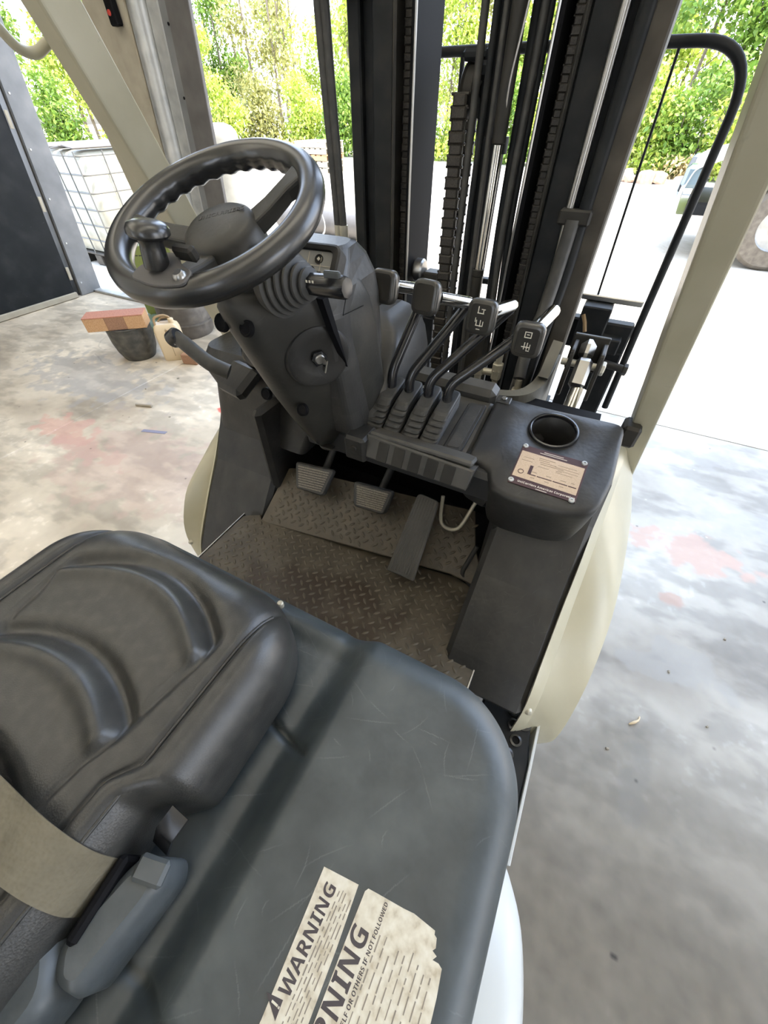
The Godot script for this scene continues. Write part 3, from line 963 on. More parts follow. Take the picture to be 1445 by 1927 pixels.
func fork_seat(F: Node3D) -> void:
	var mb := MB.new()
	var notch := func(p: Vector3) -> Vector3:
		if p.x > 0.0:
			var k := smoothstep(.03, .07, p.z) * smoothstep(.08, .21, p.x)
			p.x -= .034 * k
		return p
	hfield(mb, -0.212, 0.212, -0.186, 0.36, 0.11, 150, 190, seat_h, 0.95, notch, 1.35)
	var seat := put(F, "seat_cushion", mb, M.seat)
	for s in [-1.0, 1.0]:
		mb = MB.new()
		var pth := PackedVector3Array()
		for i in 30:
			var z := lerpf(-.15, .3, i / 29.0)
			pth.append(V(s * .158, seat_h(.158, z) + .0015, z))
		mb.tube(pth, .0022, 6)
		put(seat, "seam", mb, M.seat)
	mb = MB.new()
	var rings := []
	for q in [[1.02, .36, .20, .05], [1.12, .37, .22, .06], [1.28, .42, .22, .06], [1.42, .46, .19, .05], [1.46, .475, .14, .02]]:
		var r := PackedVector3Array()
		for p in fillet(P2([[-q[2], -q[3]], [q[2], -q[3]], [q[2], q[3]], [-q[2], q[3]]]), q[3] * .9): r.append(V(p.x, q[0], q[1] + p.y))
		rings.append(r)
	mb.loft(rings)
	put(F, "backrest", mb, M.seat)
	mb = MB.new()
	mb.rbox(V(0, .955, .1), V(.34, .05, .42), .01)
	put(F, "seat_rail", mb, M.chassis)
	# lap belt over the cushion into its retractor
	mb = MB.new()
	var path := spline(P3([[-.232, 1.0, .125], [-.215, 1.05, .123], [-.16, 1.082, .121], [-.05, 1.076, .121], [.06, 1.071, .121], [.12, 1.067, .122], [.15, 1.054, .123], [.168, 1.033, .124], [.176, 1.010, .124], [.177, .97, .124]]), 8)
	var sec := P2([[-.021, -.0009], [.021, -.0009], [.021, .0009], [-.021, .0009]])
	mb.sweep(path, sec, Vector3.UP)
	put(F, "seat_belt", mb, M.belt, "worn khaki lap belt")
	# retractor housing on the right of the seat
	mb = MB.new()
	rings = []
	for q in [[.948, .0, .0], [.985, .0, .0], [1.0, .004, .004], [1.004, .009, .010]]:
		var r := PackedVector3Array()
		for p in fillet(P2([[.192 + q[1], .180 - q[2]], [.178 + q[1], .168 - q[2]], [.188 + q[1], .094 + q[2]], [.216 - q[1], .081 + q[2]], [.228 - q[1], .095 + q[2]], [.219 - q[1], .178 - q[2]]]), .008, 4):
			r.append(V(p.x, q[0], p.y))
		rings.append(r)
	mb.loft(rings, true, true, 1)
	var ret := put(F, "belt_retractor", mb, M.buckle)
	mb = MB.new()
	mb.rbox(V(.212, 1.005, .094), V(.030, .008, .020), .003, Basis(Vector3.UP, .25))
	put(ret, "retractor_cap", mb, M.buckle, "paler worn cap")
	mb = MB.new()
	mb.rbox(V(.186, .984, .127), V(.010, .05, .060), .003, Basis(Vector3.UP, .1))
	put(ret, "belt_slot", mb, M.black)
	mb = MB.new()
	mb.sheet([P3([[.198, 1.02, .05], [.216, 1.012, .052]]), P3([[.194, 1.012, .07], [.212, 1.004, .072]]), P3([[.19, .99, .082], [.208, .985, .084]])], V(.0, -.004, 0))
	put(ret, "belt_guide", mb, M.gloss)
	mb = MB.new()
	rings = []
	for q in [[.945, 0.0], [.985, 0.0], [1.0, .004], [1.006, .012]]:
		var r := PackedVector3Array()
		for p in fillet(P2([[.09 + q[1], .25], [.10 + q[1], .175 + q[1]], [.155, .152 + q[1]], [.186 - q[1], .158 + q[1]], [.205 - q[1], .185], [.195 - q[1], .25]]), .012, 4):
			r.append(V(p.x, q[0], p.y))
		rings.append(r)
	mb.loft(rings)
	put(F, "buckle_cover", mb, M.buckle)
	mb = MB.new()
	cyl(mb, V(.118, .945, -.196), V(.118, .957, -.196), .005, 12)
	put(F, "hood_bolt", mb, M.zinc)

func tread(mb: MB, o: Vector3, u: Vector3, w: Vector3, nu: int, nw: int, pitch: float, keep: Callable) -> void:   # raised lozenges of a chequer plate
	var n := w.cross(u).normalized()
	if n.y < 0.0: n = -n
	for i in nu:
		for j in nw:
			var a := (i + 0.5) * pitch + (pitch * 0.5 if j % 2 == 1 else 0.0)
			var b := (j + 0.5) * pitch * 0.5
			if not keep.call(a, b): continue
			var d := (u + w).normalized() if j % 2 == 0 else (u - w).normalized()
			var e := d.cross(n)
			var c := o + u * a + w * b
			var L := pitch * 0.37
			var B := pitch * 0.115
			var H := 0.0022
			var p0 := c - d * L
			var p1 := c + d * L
			var q0 := c - d * L * .55 + n * H
			var q1 := c + d * L * .55 + n * H
			var s0 := c + e * B
			var s1 := c - e * B
			var A := [p0, s0 - d * L * .4, s0 + d * L * .4, p1, s1 + d * L * .4, s1 - d * L * .4]
			var Q := [q0, q0 + e * B * .4, q1 + e * B * .4, q1, q1 - e * B * .4, q0 - e * B * .4]
			var k := mb.v.size()
			for t in 6:
				var t2 := (t + 1) % 6
				mb.tri(A[t], A[t2], Q[t2], 1); mb.tri(A[t], Q[t2], Q[t], 1)
			for t in range(1, 5): mb.tri(Q[0], Q[t], Q[t + 1], 1)
			mb.face_from(k, n)

func fork_floor(F: Node3D) -> void:
	var flat := Basis(V(1, 0, 0), V(0, 0, -1), V(0, 1, 0))
	var mb := MB.new()
	mb.prism(P2([[-.352, .15], [.425, .15], [.425, .36], [.413, .535], [.385, .548], [.36, .556], [.35, .59], [.30, .60], [-.29, .525], [-.307, .538], [-.35, .512]]), Transform3D(flat, V(0, .605, 0)), .015, .002)
	var mat := put(F, "floor_mat", mb, M.matfloor)
	mb = MB.new()
	tread(mb, V(-.34, .62, -.20), V(1, 0, 0), V(0, 0, -1), 26, 27, .029, func(a: float, b: float) -> bool:
		var x := -.34 + a
		var z := -.20 - b
		return x < .412 and z > -.515 - (x + .34) * .10)
	put(mat, "tread", mb, M.matworn).set_meta("kind", "stuff")
	for q in [[.424, -.36, .40], [-.353, -.34, .36]]:
		mb = MB.new()
		mb.rbox(V(q[0], .612, q[1]), V(.004, .02, q[2]), .001)
		put(mat, "mat_edge", mb, M.steel, "worn bright edge trim")
	# toe board rising towards the pedals
	var up := V(0, .50, -.866).normalized()
	mb = MB.new()
	var o := V(-.29, .615, -.520)
	var toe := P2([[0, 0], [.58, .07], [.645, .065], [.65, .10], [.615, .16], [.58, .25], [.30, .22], [.02, .19], [.0, .18]])
	mb.prism(toe, Transform3D(Basis(V(1, 0, 0), up, V(1, 0, 0).cross(up)), o - V(1, 0, 0).cross(up) * .012), .015, .002)
	var tb := put(F, "toe_board", mb, M.mat)
	mb = MB.new()
	tread(mb, o + V(1, 0, 0).cross(up) * .003, V(1, 0, 0), up, 21, 16, .029, func(a: float, b: float) -> bool:
		return a > .015 and a < .60 and b > .012 + a * .12 and b < .18 + a * .09)
	put(tb, "tread", mb, M.matworn).set_meta("kind", "stuff")
	# dark bulkhead behind pedals
	mb = MB.new()
	mb.rbox(V(0, .62, -.92), V(.98, .72, .04), .0)
	mb.rbox(V(0, .56, -.72), V(.9, .03, .4), .0)
	put(F, "bulkhead", mb, M.black)
	# clutch-side and brake pedals: ribbed trapezoid pads in a rubber frame
	for q in [[[-.227, .776, -.652], [-.097, .787, -.66], [-.112, .721, -.611], [-.206, .717, -.608], "inching_pedal"], [[-.034, .779, -.654], [.087, .787, -.66], [.078, .731, -.618], [-.015, .726, -.615], "brake_pedal"]]:
		var c := [V(q[0][0], q[0][1], q[0][2]), V(q[1][0], q[1][1], q[1][2]), V(q[2][0], q[2][1], q[2][2]), V(q[3][0], q[3][1], q[3][2])]
		var ctr: Vector3 = (c[0] + c[1] + c[2] + c[3]) * .25
		var ex: Vector3 = (c[1] - c[0]).normalized()
		var n: Vector3 = ex.cross(c[0] - c[3]).normalized()
		var ey := n.cross(ex)
		var tr := Transform3D(Basis(ex, ey, n), ctr)
		var poly := PackedVector2Array()
		for i in [3, 2, 1, 0]:
			var d: Vector3 = c[i] - ctr
			poly.append(Vector2(d.dot(ex), d.dot(ey)))
		mb = MB.new()
		mb.prism(fillet(poly, .012, 4), tr.translated_local(V(0, 0, -.016)), .018, .004, 1)
		var pd := put(F, q[4], mb, M.rubber)
		mb = MB.new()
		var y0: float = poly[0].y + .009
		var y1: float = poly[3].y - .011
		for k in 9:
			var y := lerpf(y0, y1, k / 8.0)
			var u := (y - poly[0].y) / (poly[3].y - poly[0].y)
			var xa := lerpf(poly[0].x, poly[3].x, u) + .011
			var xb := lerpf(poly[1].x, poly[2].x, u) - .011
			mb.rbox(tr * V((xa + xb) * .5, y, .0025), V(xb - xa, .0046, .0035), .0012, tr.basis)
		put(pd, "rib", mb, M.pedal, "worn bright ribs").set_meta("kind", "stuff")
		mb = MB.new()
		mb.tube(bend(PackedVector3Array([tr * V(.0, 0, -.012), tr * V(.0, .01, -.06), ctr + V(.02, .10, -.16)]), .03), .011, 8)
		put(pd, "pedal_arm", mb, M.chassis)
	# accelerator: long ribbed rubber treadle
	var at := Transform3D(Basis(V(1, 0, 0), V(0, .682, -.731), V(0, .731, .682)), V(.182, .741, -.582))
	mb = MB.new()
	var ap := fillet(P2([[-.037, -.106], [.037, -.106], [.030, .102], [-.028, .106]]), [.003, .003, .014, .014], 4)
	mb.prism(ap, at.translated_local(V(0, 0, -.010)), .012, .002, -1)
	var acc := put(F, "accelerator_pedal", mb, M.trimgrey)
	mb = MB.new()
	for k in 8:
		var x := lerpf(-.027, .027, k / 7.0)
		mb.rbox(at * V(x * .95, .0, .0028), V(.0036, .196, .003), .001, at.basis * Basis(V(0, 0, 1), x * .25))
	put(acc, "rib", mb, M.trimgrey).set_meta("kind", "stuff")
	mb = MB.new()
	mb.tube(spline(P3([[.21, .80, -.69], [.225, .735, -.66], [.27, .742, -.655], [.29, .80, -.70], [.30, .83, -.73]]), 6), .005, 8)
	put(F, "pedal_rod", mb, M.zinc, "bent bright steel rod beside the accelerator")
	mb = MB.new()
	mb.tube(bend(P3([[.33, .72, -.64], [.315, .655, -.59], [.36, .635, -.575], [.365, .63, -.50]]), .015), .006, 8)
	put(F, "mat_retainer", mb, M.chassis)

func side_panel(F: Node3D, x0: float, x1: float, prof: Array) -> MeshInstance3D:
	# fender cover: the sloping profile [y, z] drawn out across x, closed at the front
	var mb := MB.new()
	var poly := PackedVector2Array()
	for p in prof: poly.append(Vector2(-p[1], p[0]))
	mb.prism(poly, Transform3D(Basis(V(0, 0, -1), V(0, 1, 0), V(1, 0, 0)), V(x0, 0, 0)), x1 - x0, .012)
	return put(F, "fender_cover", mb, M.cowl)

func fork_column(F: Node3D) -> void:
	# steering column shroud
	var mb := MB.new()
	var rings := []
	for q in [[.945, -.075, .020, -.560, -.69], [.957, -.100, .034, -.553, -.70], [.985, -.125, .042, -.538, -.71], [1.05, -.135, .046, -.506, -.70], [1.12, -.138, .048, -.472, -.68], [1.20, -.138, .048, -.436, -.66], [1.255, -.136, .046, -.412, -.64], [1.285, -.132, .042, -.402, -.62], [1.302, -.122, .035, -.405, -.60], [1.312, -.10, .02, -.42, -.57]]:
		var y: float = q[0]
		var a: float = q[1]
		var b: float = q[2]
		var zr: float = q[3]
		var zf: float = q[4]
		var r := PackedVector3Array()
		for p in fillet(P2([[a + .02, zf], [a, zr - .10], [a + .055, zr], [b - .085, zr], [b, zr - .115], [b, zf]]), [.02, .06, .04, .03, .03, .02], 5): r.append(V(p.x, y, p.y))
		rings.append(r)
	mb.loft(rings, true, true, 1)
	var col := put(F, "steering_column_shroud", mb, M.column)
	# screw pockets down the rear face
	for h in [[-.083, 1.262, -.412, .011], [-.036, 1.262, -.412, .010], [-.105, 1.105, -.486, .010], [-.022, 1.095, -.484, .010]]:
		mb = MB.new()
		mb.lathe(P2([[0, .001], [h[3] * .75, .001], [h[3], .003], [h[3] * 1.15, .0015], [h[3] * 1.2, -.004]]), axis(V(0, .39, .92), V(h[0], h[1], h[2])), 18)
		put(col, "screw_pocket", mb, M.black)
	# key switch in its round bezel on the chamfered right side
	var kn := V(.78, -.10, .60).normalized()
	var kc := V(.013, 1.195, -.505)
	mb = MB.new()
	mb.lathe(P2([[.012, .004], [.030, .006], [.047, .010], [.052, .008], [.056, .0], [.058, -.012]]), axis(kn, kc), 36)
	var bz := put(col, "key_bezel", mb, M.cowl)
	mb = MB.new()
	hexnut(mb, kc + kn * .004, kn, .0135, .007)
	put(bz, "switch_nut", mb, M.gloss)
	mb = MB.new()
	cyl(mb, kc + kn * .006, kc + kn * .014, .0085, 18)
	put(bz, "lock_barrel", mb, M.steel)
	mb = MB.new()
	mb.rbox(kc + kn * .020 + V(.004, -.006, -.003), V(.003, .022, .014), .001, frame(kn, Vector3.ZERO).basis * Basis(V(0, 0, 1), -.25))
	put(bz, "ignition_key", mb, M.chrome, "bright ignition key")
	# instrument housing on the right front shoulder
	mb = MB.new()
	rings = []
	for q in [[1.0, -.02, .040, -.57, -.70], [1.06, -.03, .044, -.55, -.70], [1.16, -.06, .048, -.525, -.70], [1.25, -.10, .048, -.51, -.69], [1.285, -.11, .046, -.518, -.68], [1.312, -.11, .036, -.545, -.67], [1.33, -.105, .028, -.562, -.65], [1.334, -.098, .022, -.568, -.64]]:
		var r := PackedVector3Array()
		for p in fillet(P2([[q[1], q[4]], [q[1], q[3]], [q[2] - .012, q[3]], [q[2], q[3] - .03], [q[2] - .012, q[4]]]), [.015, .01, .012, .012, .02], 4): r.append(V(p.x, q[0], p.y))
		rings.append(r)
	mb.loft(rings, true, true, -1)
	var dash := put(F, "instrument_housing", mb, M.dash)
	# the tilted display in its rim
	var dn := V(.05, .62, .78).normalized()
	var dt := frame(dn, V(-.020, 1.314, -.536), V(0, 1, 0))
	mb = MB.new()
	var outl := rrect(.132, .062, .014)
	var inl := rrect(.108, .046, .009)
	var rr := []
	for q in [[outl, -.012], [outl, .008], [MB.inset(outl, .003), .010], [inl, .008], [inl, .002]]:
		var r := PackedVector3Array()
		for p in q[0]: r.append(dt * V(p.x, p.y, q[1]))
		rr.append(r)
	mb.loft(rr, true, true, -1)
	put(dash, "display_rim", mb, M.cowl)
	mb = MB.new()
	mb.prism(rrect(.106, .044, .008), dt.translated_local(V(0, 0, .0022)), .001, .0)
	put(dash, "display_panel", mb, M.panelgrey, "pale grey gauge panel")
	mb = MB.new()
	for q in [[.012, .0, .0012, .040], [.034, .0, .001, .040], [-.015, .0, .001, .04]]: mb.rbox(dt * V(q[0], q[1], .0035), V(q[2], q[3], .0004), 0.0, dt.basis)
	mb.rbox(dt * V(.022, .002, .0035), V(.058, .001, .0004), 0.0, dt.basis)
	put(dash, "panel_line", mb, M.sticker)
	mb = MB.new()
	mb.rbox(dt * V(-.036, .010, .0036), V(.028, .010, .0006), 0.0, dt.basis)
	mb.rbox(dt * V(-.018, -.004, .0036), V(.022, .010, .0006), 0.0, dt.basis)
	put(dash, "display_window", mb, M.mastgrey)
	for q in [[.030, .011], [.020, -.006]]:
		mb = MB.new()
		mb.lathe(P2([[0, .0012], [.003, .0012], [.0045, .0], [.0065, .0015], [.0068, 0]]), axis(dn, dt * V(q[0], q[1], .0032)), 18)
		put(dash, "panel_button", mb, M.mastgrey)
		mb = MB.new()
		mb.rbox(dt * V(q[0], q[1], .0048), V(.004, .004, .0006), 0.0, dt.basis * Basis(V(0, 0, 1), PI / 4))
		put(dash, "button_mark", mb, M.symbol)
	# direction stalk in a ribbed rubber bellows
	var bx := V(.98, .07, .06).normalized()
	var b0 := V(.002, 1.316, -.458)
	mb = MB.new()
	var pr := PackedVector2Array([Vector2(.040, -.012)])
	for k in 6:
		var u := k / 5.0
		pr.append(Vector2(lerpf(.046, .020, u), .003 + k * .0095))
		pr.append(Vector2(lerpf(.0455, .0195, u), .0055 + k * .0095))
		pr.append(Vector2(lerpf(.0375, .013, u), .0085 + k * .0095))
	pr.append(Vector2(0, .062))
	mb.lathe(pr, axis(bx, b0), 36)
	put(col, "stalk_bellows", mb, M.rubber)
	mb = MB.new()
	var s0 := b0 + bx * .050
	var s1 := b0 + bx * .112
	mb.lathe(P2([[0, 0], [.0125, 0], [.0135, .004], [.0142, .04], [.0142, .056], [.012, .062], [0, .063]]), axis(bx, s0), 8)
	var stk := put(col, "direction_stalk", mb, M.gloss)
	mb = MB.new()
	mb.rbox(s0 + bx * .046 + V(-.003, .0125, .004), V(.026, .006, .012), .002, axis(bx, Vector3.ZERO).basis * Basis(V(0, 0, 1), PI / 2))
	put(stk, "stalk_grip", mb, M.buckle)
	mb = MB.new()
	for q in [[.010, .0], [.015, .0], [.020, .5]]:
		mb.rbox(s0 + bx * q[0] + V(-.003, .0065, .0125), V(.003, .003, .0008), .0004)
	put(stk, "stalk_mark", mb, M.symbol)
	# dark slot and seam on the right flank of the housing
	mb = MB.new()
	mb.prism(P2([[-.485, 1.292], [-.499, 1.292], [-.52, 1.23], [-.538, 1.170], [-.532, 1.185], [-.505, 1.24]]), Transform3D(Basis(V(0, 0, 1), V(0, 1, 0), V(-1, 0, 0)), V(.0495, 0, 0)), .012, .0005)
	put(col, "shroud_slot", mb, M.black)
	mb = MB.new()
	mb.tube(P3([[.0485, 1.30, -.56], [.0492, 1.255, -.535], [.0485, 1.25, -.60]]), .0007, 5)
	put(col, "shroud_seam", mb, M.black)
	# left fender cover with hand-brake
	var lp := side_panel(F, -.532, -.292, [[.30, -.80], [.30, -.40], [.454, -.431], [.62, -.545], [.707, -.615], [.812, -.672], [.93, -.735], [.95, -.80]])
	mb = MB.new()
	mb.rbox(V(-.298, .76, -.74), V(.03, .36, .26), .012)
	put(lp, "inner_side", mb, M.cowl)
	mb = MB.new()
	rings = []
	for q in [[.80, -.53, -.20, -.66, -.80], [.92, -.54, -.16, -.70, -.86], [.98, -.56, -.16, -.69, -.90], [1.02, -.55, -.17, -.72, -.90]]:
		var r := PackedVector3Array()
		for p in fillet(P2([[q[1], q[4]], [q[1], q[3]], [q[2], q[3]], [q[2], q[4]]]), [.04, .05, .02, .02], 5): r.append(V(p.x, q[0], p.y))
		rings.append(r)
	mb.loft(rings)
	var lc := put(F, "left_console", mb, M.cowl)
	mb = MB.new()
	mb.rbox(V(-.375, .985, -.665), V(.10, .04, .09), .012, Basis(V(0, 1, 0), -.2) * Basis(V(1, 0, 0), .5))
	put(lc, "brake_bracket", mb, M.cowl)
	mb = MB.new()
	mb.lathe(P2([[0, .0], [.045, .0], [.05, .006], [.045, .012], [0, .012]]), axis(V(.3, .6, .75), V(-.33, 1.05, -.72)), 24)
	put(lc, "cover_cap", mb, M.gloss)
	mb = MB.new()
	var hp := bend(P3([[-.345, 1.035, -.615], [-.375, 1.052, -.60], [-.40, 1.064, -.598], [-.452, 1.092, -.60], [-.474, 1.10, -.60]]), .015)
	var hr := PackedFloat32Array()
	for i in hp.size(): hr.append(lerpf(.0185, .0165, float(i) / hp.size()))
	mb.tube(hp, hr, 16)
	var hb := put(F, "hand_brake", mb, M.rubber)
	mb = MB.new()
	cyl(mb, V(-.462, 1.108, -.60), V(-.486, 1.092, -.594), .0195, 18, .004)
	put(hb, "brake_knob", mb, M.gloss)
	mb = MB.new()
	mb.tube(P3([[-.474, 1.108, -.585], [-.462, 1.09, -.583]]), .0012, 6)
	put(hb, "brake_pin", mb, M.steel)
	# small green dash under the wheel's rim: the tilt lever
	mb = MB.new()
	mb.rbox(V(-.145, 1.345, -.47), V(.05, .014, .02), .004, Basis(V(0, 0, 1), .3))
	put(col, "tilt_lever", mb, M.gloss)

func fork_wheel(F: Node3D) -> void:
	var n := V(0, .916, .401)
	var up := V(0, .401, -.916)
	var B := Basis(V(1, 0, 0), n, V(1, 0, 0).cross(n))
	var C := Transform3D(B, V(-.07, 1.383, -.436))   # local y = wheel axis, local -z = away from the driver
	var R := .131
	var mb := MB.new()
	var rings := []
	var N := 144
	for i in N + 1:
		var a := TAU * i / N
		var ring := PackedVector3Array()
		var e := V(cos(a), 0, sin(a))
		for j in 16:
			var b := TAU * j / 16
			var r := .0162
			# finger waves on the inner underside of the far half
			var inner := pow(clampf(-cos(b + .94), 0.0, 1.0), 2.0)
			r += .0015 * cos(a * 34.0) * inner * smoothstep(-.2, .1, -sin(a) - .1)
			ring.append(C * (e * (R + r * cos(b)) + V(0, -r * sin(b), 0)))
		rings.append(ring)
	mb.loft(rings, false, false, 1)
	var w := put(F, "steering_wheel", mb, M.wheel)
	for a in [-.82, PI - .30, 1.45]:
		mb = MB.new()
		var e := V(cos(a), 0, sin(a))
		var t := V(-sin(a), 0, cos(a))
		var rr := []
		for q in [[.03, -.030, .017, .011], [.07, -.018, .015, .010], [.10, -.006, .014, .009], [.118, -.001, .017, .010], [.128, .0, .021, .011]]:
			var r := PackedVector3Array()
			for p in rrect(q[2] * 2.0, q[3] * 2.0, .005, 3): r.append(C * (e * q[0] + t * p.x + V(0, q[1] + p.y, 0)))
			rr.append(r)
		mb.loft(rr, true, true, -1)
		put(w, "spoke", mb, M.column)
	mb = MB.new()
	mb.lathe(P2([[0, -.004], [.03, -.0045], [.041, -.0065], [.047, -.0105], [.0505, -.018], [.0535, -.034], [.0555, -.058], [.055, -.064], [.053, -.066], [.053, -.078], [.034, -.084], [.03, -.10], [0, -.10]]), C, 40)
	var hub := put(w, "horn_cap", mb, M.column)
	lettering(hub, "UNICARRIERS", .0075, Transform3D(Basis(B.x, -B.z, B.y), C * V(-.027, -.0042, -.012)) * Transform3D(Basis(V(0, 0, 1), .5), V(-.004, -.012, 0)), M.column, 0.0, "embossed_lettering")
	# spinner knob clamped to the near left of the rim
	var kb := C * V(-.060, .0, .106)
	mb = MB.new()
	var pl := Transform3D(Basis(B.x, -B.z, B.y), C * V(.016, .0135, .116))
	mb.prism(fillet(P2([[-.034, -.017], [.0, -.022], [.02, -.02], [.046, -.012], [.046, .008], [.02, .016], [.006, .03], [-.012, .03], [-.02, .016], [-.036, .002]]), .008, 3), pl, .004, .001)
	var cl := put(w, "spinner_clamp", mb, M.darksteel, "grey steel clamp plate of the spinner knob")
	mb = MB.new()
	mb.lathe(P2([[0, .005], [.005, .005], [.0075, .0025], [.008, 0]]), Transform3D(B, pl * V(.034, -.002, .004)), 16)
	put(w, "clamp_rivet", mb, M.steel)
	mb = MB.new()
	mb.lathe(P2([[0, .0], [.0165, .0], [.0172, .003], [.016, .02], [.0152, .026], [.017, .0305], [.0245, .0325], [.0275, .036], [.0272, .041], [.024, .0455], [.015, .0485], [0, .049]]), Transform3D(axis(V(.1, .98, -.05), Vector3.ZERO).basis.scaled_local(V(.8, .92, .8)), pl * V(-.006, .004, .003)), 32)
	put(w, "spinner_knob", mb, M.wheel, "glossy black mushroom-shaped spinner knob")
	mb = MB.new()
	mb.rbox(pl * V(.02, .03, .006), V(.03, .012, .016), .003, pl.basis)
	put(w, "clamp_jaw", mb, M.mastgrey)

func fork_levers(F: Node3D) -> void:
	# plate behind the levers, tilted like the console
	var T := Transform3D(Basis(V(1, 0, 0), V(0, .196, -.981), V(0, .981, .196)), V(0, 1.030, -.80))
	var mb := MB.new()
	mb.prism(P2([[-.02, -.215], [.266, -.205], [.264, -.01], [-.03, -.01]]), T.translated_local(V(0, 0, -.05)), .05, .006)
	var pnl := put(F, "lever_panel", mb, M.trimgrey)
	mb = MB.new()
	mb.rbox(T * V(.115, .012, -.002), V(.30, .05, .05), .012, T.basis)
	put(pnl, "rear_lip", mb, M.trimgrey)
	mb = MB.new()
	mb.prism(fillet(P2([[.212, -.185], [.252, -.18], [.256, -.03], [.216, -.035]]), .008, 3), T.translated_local(V(-.001, 0, 0)), .006, .002)
	var bl := put(pnl, "blank_cover", mb, M.cowl)
	mb = MB.new()
	mb.prism(fillet(P2([[.219, -.176], [.245, -.172], [.248, -.038], [.223, -.043]]), .005, 3), T.translated_local(V(-.001, 0, .005)), .0018, .0006)
	put(bl, "inner_plate", mb, M.rubber)
	mb = MB.new()
	mb.rbox(T * V(.10, -.02, .001), V(.022, .02, .002), .0, T.basis)
	put(pnl, "screw_recess", mb, M.black)
	mb = MB.new()
	hexnut(mb, T * V(.10, -.02, .0015), T.basis.z, .005, .003)
	put(pnl, "panel_screw", mb, M.steel)
	var xb := [.059, .100, .144, .186]
	var tops := [V(.086, 1.227, -.78), V(.175, 1.217, -.78), V(.257, 1.225, -.78), V(.331, 1.226, -.78)]
	var knobs := [V(.035, 1.251, -.70), V(.119, 1.245, -.70), V(.225, 1.229, -.70), V(.311, 1.206, -.70)]
	for i in 4:
		# bellows boot
		mb = MB.new()
		var rings := []
		var cx: float = xb[i] + .004
		var prof := []
		for k in 5:
			for q in [[.0, -.0028], [.28, .0022], [.72, .0022]]: prof.append([(k + q[0]) * .0092, q[1]])
		prof.append_array([[.046, -.002], [.047, .001], [.054, .0], [.0565, -.004], [.057, -.010]])
		for q in prof:
			var u: float = minf(q[0] / .055, 1.0)
			var g: float = q[1]
			var w := lerpf(.0375, .032, u) + g * 1.0
			var z0 := lerpf(-.200, -.146, u) - g * 1.5
			var z1 := lerpf(-.045, -.066, u) + g
			var r := PackedVector3Array()
			for p in fillet(P2([[-w / 2, z0], [w / 2, z0], [w / 2, z1], [-w / 2, z1]]), .012, 4): r.append(T * V(cx + p.x - .012 * (1.0 - u), p.y, q[0]))
			rings.append(r)
		mb.loft(rings, true, true, -1)
		put(F, "lever_boot", mb, M.rubber)
		# bent rod
		mb = MB.new()
		var base := T * V(cx - .002, -.105, .045)
		var el := V(cx - .004, base.y + .042, base.z - .004)
		mb.tube(bend(PackedVector3Array([base, el, tops[i]]), .022, 8), .0102, 16)
		mb.lathe(P2([[.015, -.004], [.013, .002], [.0092, .007], [.0085, .007]]), axis(V(0, 1, .1), base + V(0, .004, 0)), 16)
		var lv := put(F, "control_lever", mb, M.gloss, ["leftmost control lever", "second control lever from the left", "third control lever from the left", "rightmost control lever"][i])
		# chrome head and knob facing the driver
		var kp: Vector3 = knobs[i]
		var tp: Vector3 = tops[i]
		var ax := (kp - tp).normalized()
		mb = MB.new()
		mb.lathe(P2([[0, -.010], [.007, -.010], [.0105, -.006], [.0112, .0], [.0105, .07], [0, .07]]), axis(ax, tp + V(0, .004, 0)), 20)
		put(lv, "chrome_stem", mb, M.chrome, "chromed stem")
		var face := (V(.40, 1.48, 0) - kp).normalized()
		face = V(.16, .16, .97).normalized().lerp(ax, .35).normalized()
		var kt := frame(face, kp, V(0, 1, .0))
		mb = MB.new()
		rings = []
		for q in [[-.046, .021, .021, .0105], [-.034, .026, .026, .012], [-.019, .044, .047, .014], [-.009, .051, .056, .015], [-.001, .051, .057, .015], [.005, .048, .054, .014], [.0065, .043, .049, .012]]:
			var r := PackedVector3Array()
			for p in rrect(q[1], q[2], q[3], 5): r.append(kt * V(p.x, p.y, q[0]))
			rings.append(r)
		mb.loft(rings, true, true, 1, 1)
		var kn := put(lv, "lever_knob", mb, M.knob)
		mb = MB.new()
		mb.prism(rrect(.036, .043, .008, 4), kt.translated_local(V(0, 0, .0062)), .0012, .0004)
		put(lv, "knob_plate", mb, M.mastgrey)
		if i >= 2:
			mb = MB.new()
			var D: Array = [[[-.004, .011, .0012, .009], [.0, .0065, .010, .0012], [.004, .009, .0012, .006], [.0035, .012, .006, .0010], [-.006, -.003, .0010, .006], [.0, -.0105, .010, .0012], [-.004, -.007, .0012, .008], [.002, -.007, .0012, .009], [.006, -.0075, .001, .007], [.0, -.0155, .006, .001]],
				[[.0, .0135, .008, .001], [-.0045, .010, .0012, .008], [.0045, .010, .0012, .008], [.0, .006, .010, .0012], [.0, .010, .004, .001], [.0, -.0075, .012, .0012], [-.002, -.006, .0012, .010], [.002, -.006, .0012, .010], [.006, -.007, .001, .008], [.004, -.0125, .005, .001]]][i - 2]
			for q in D: mb.rbox(kt * V(q[0] * 1.15, q[1] * 1.15, .0078), V(q[2] * 1.15, q[3] * 1.15, .0006), .0, kt.basis)
			put(lv, "lever_symbol", mb, M.symbol, "pale lift-and-tilt pictogram" if i == 2 else "pale attachment pictogram")
	# sloping strip of five blank switch plates under the levers
	var sn := V(0, .35, .94).normalized()
	var S := frame(sn, V(.178, .992, -.558), V(0, 1, 0))
	mb = MB.new()
	mb.prism(P2([[-.118, -.022], [.112, -.024], [.118, .020], [-.112, .027]]), S.translated_local(V(0, 0, -.05)), .05, .003)
	var ss := put(F, "switch_strip", mb, M.trimgrey)
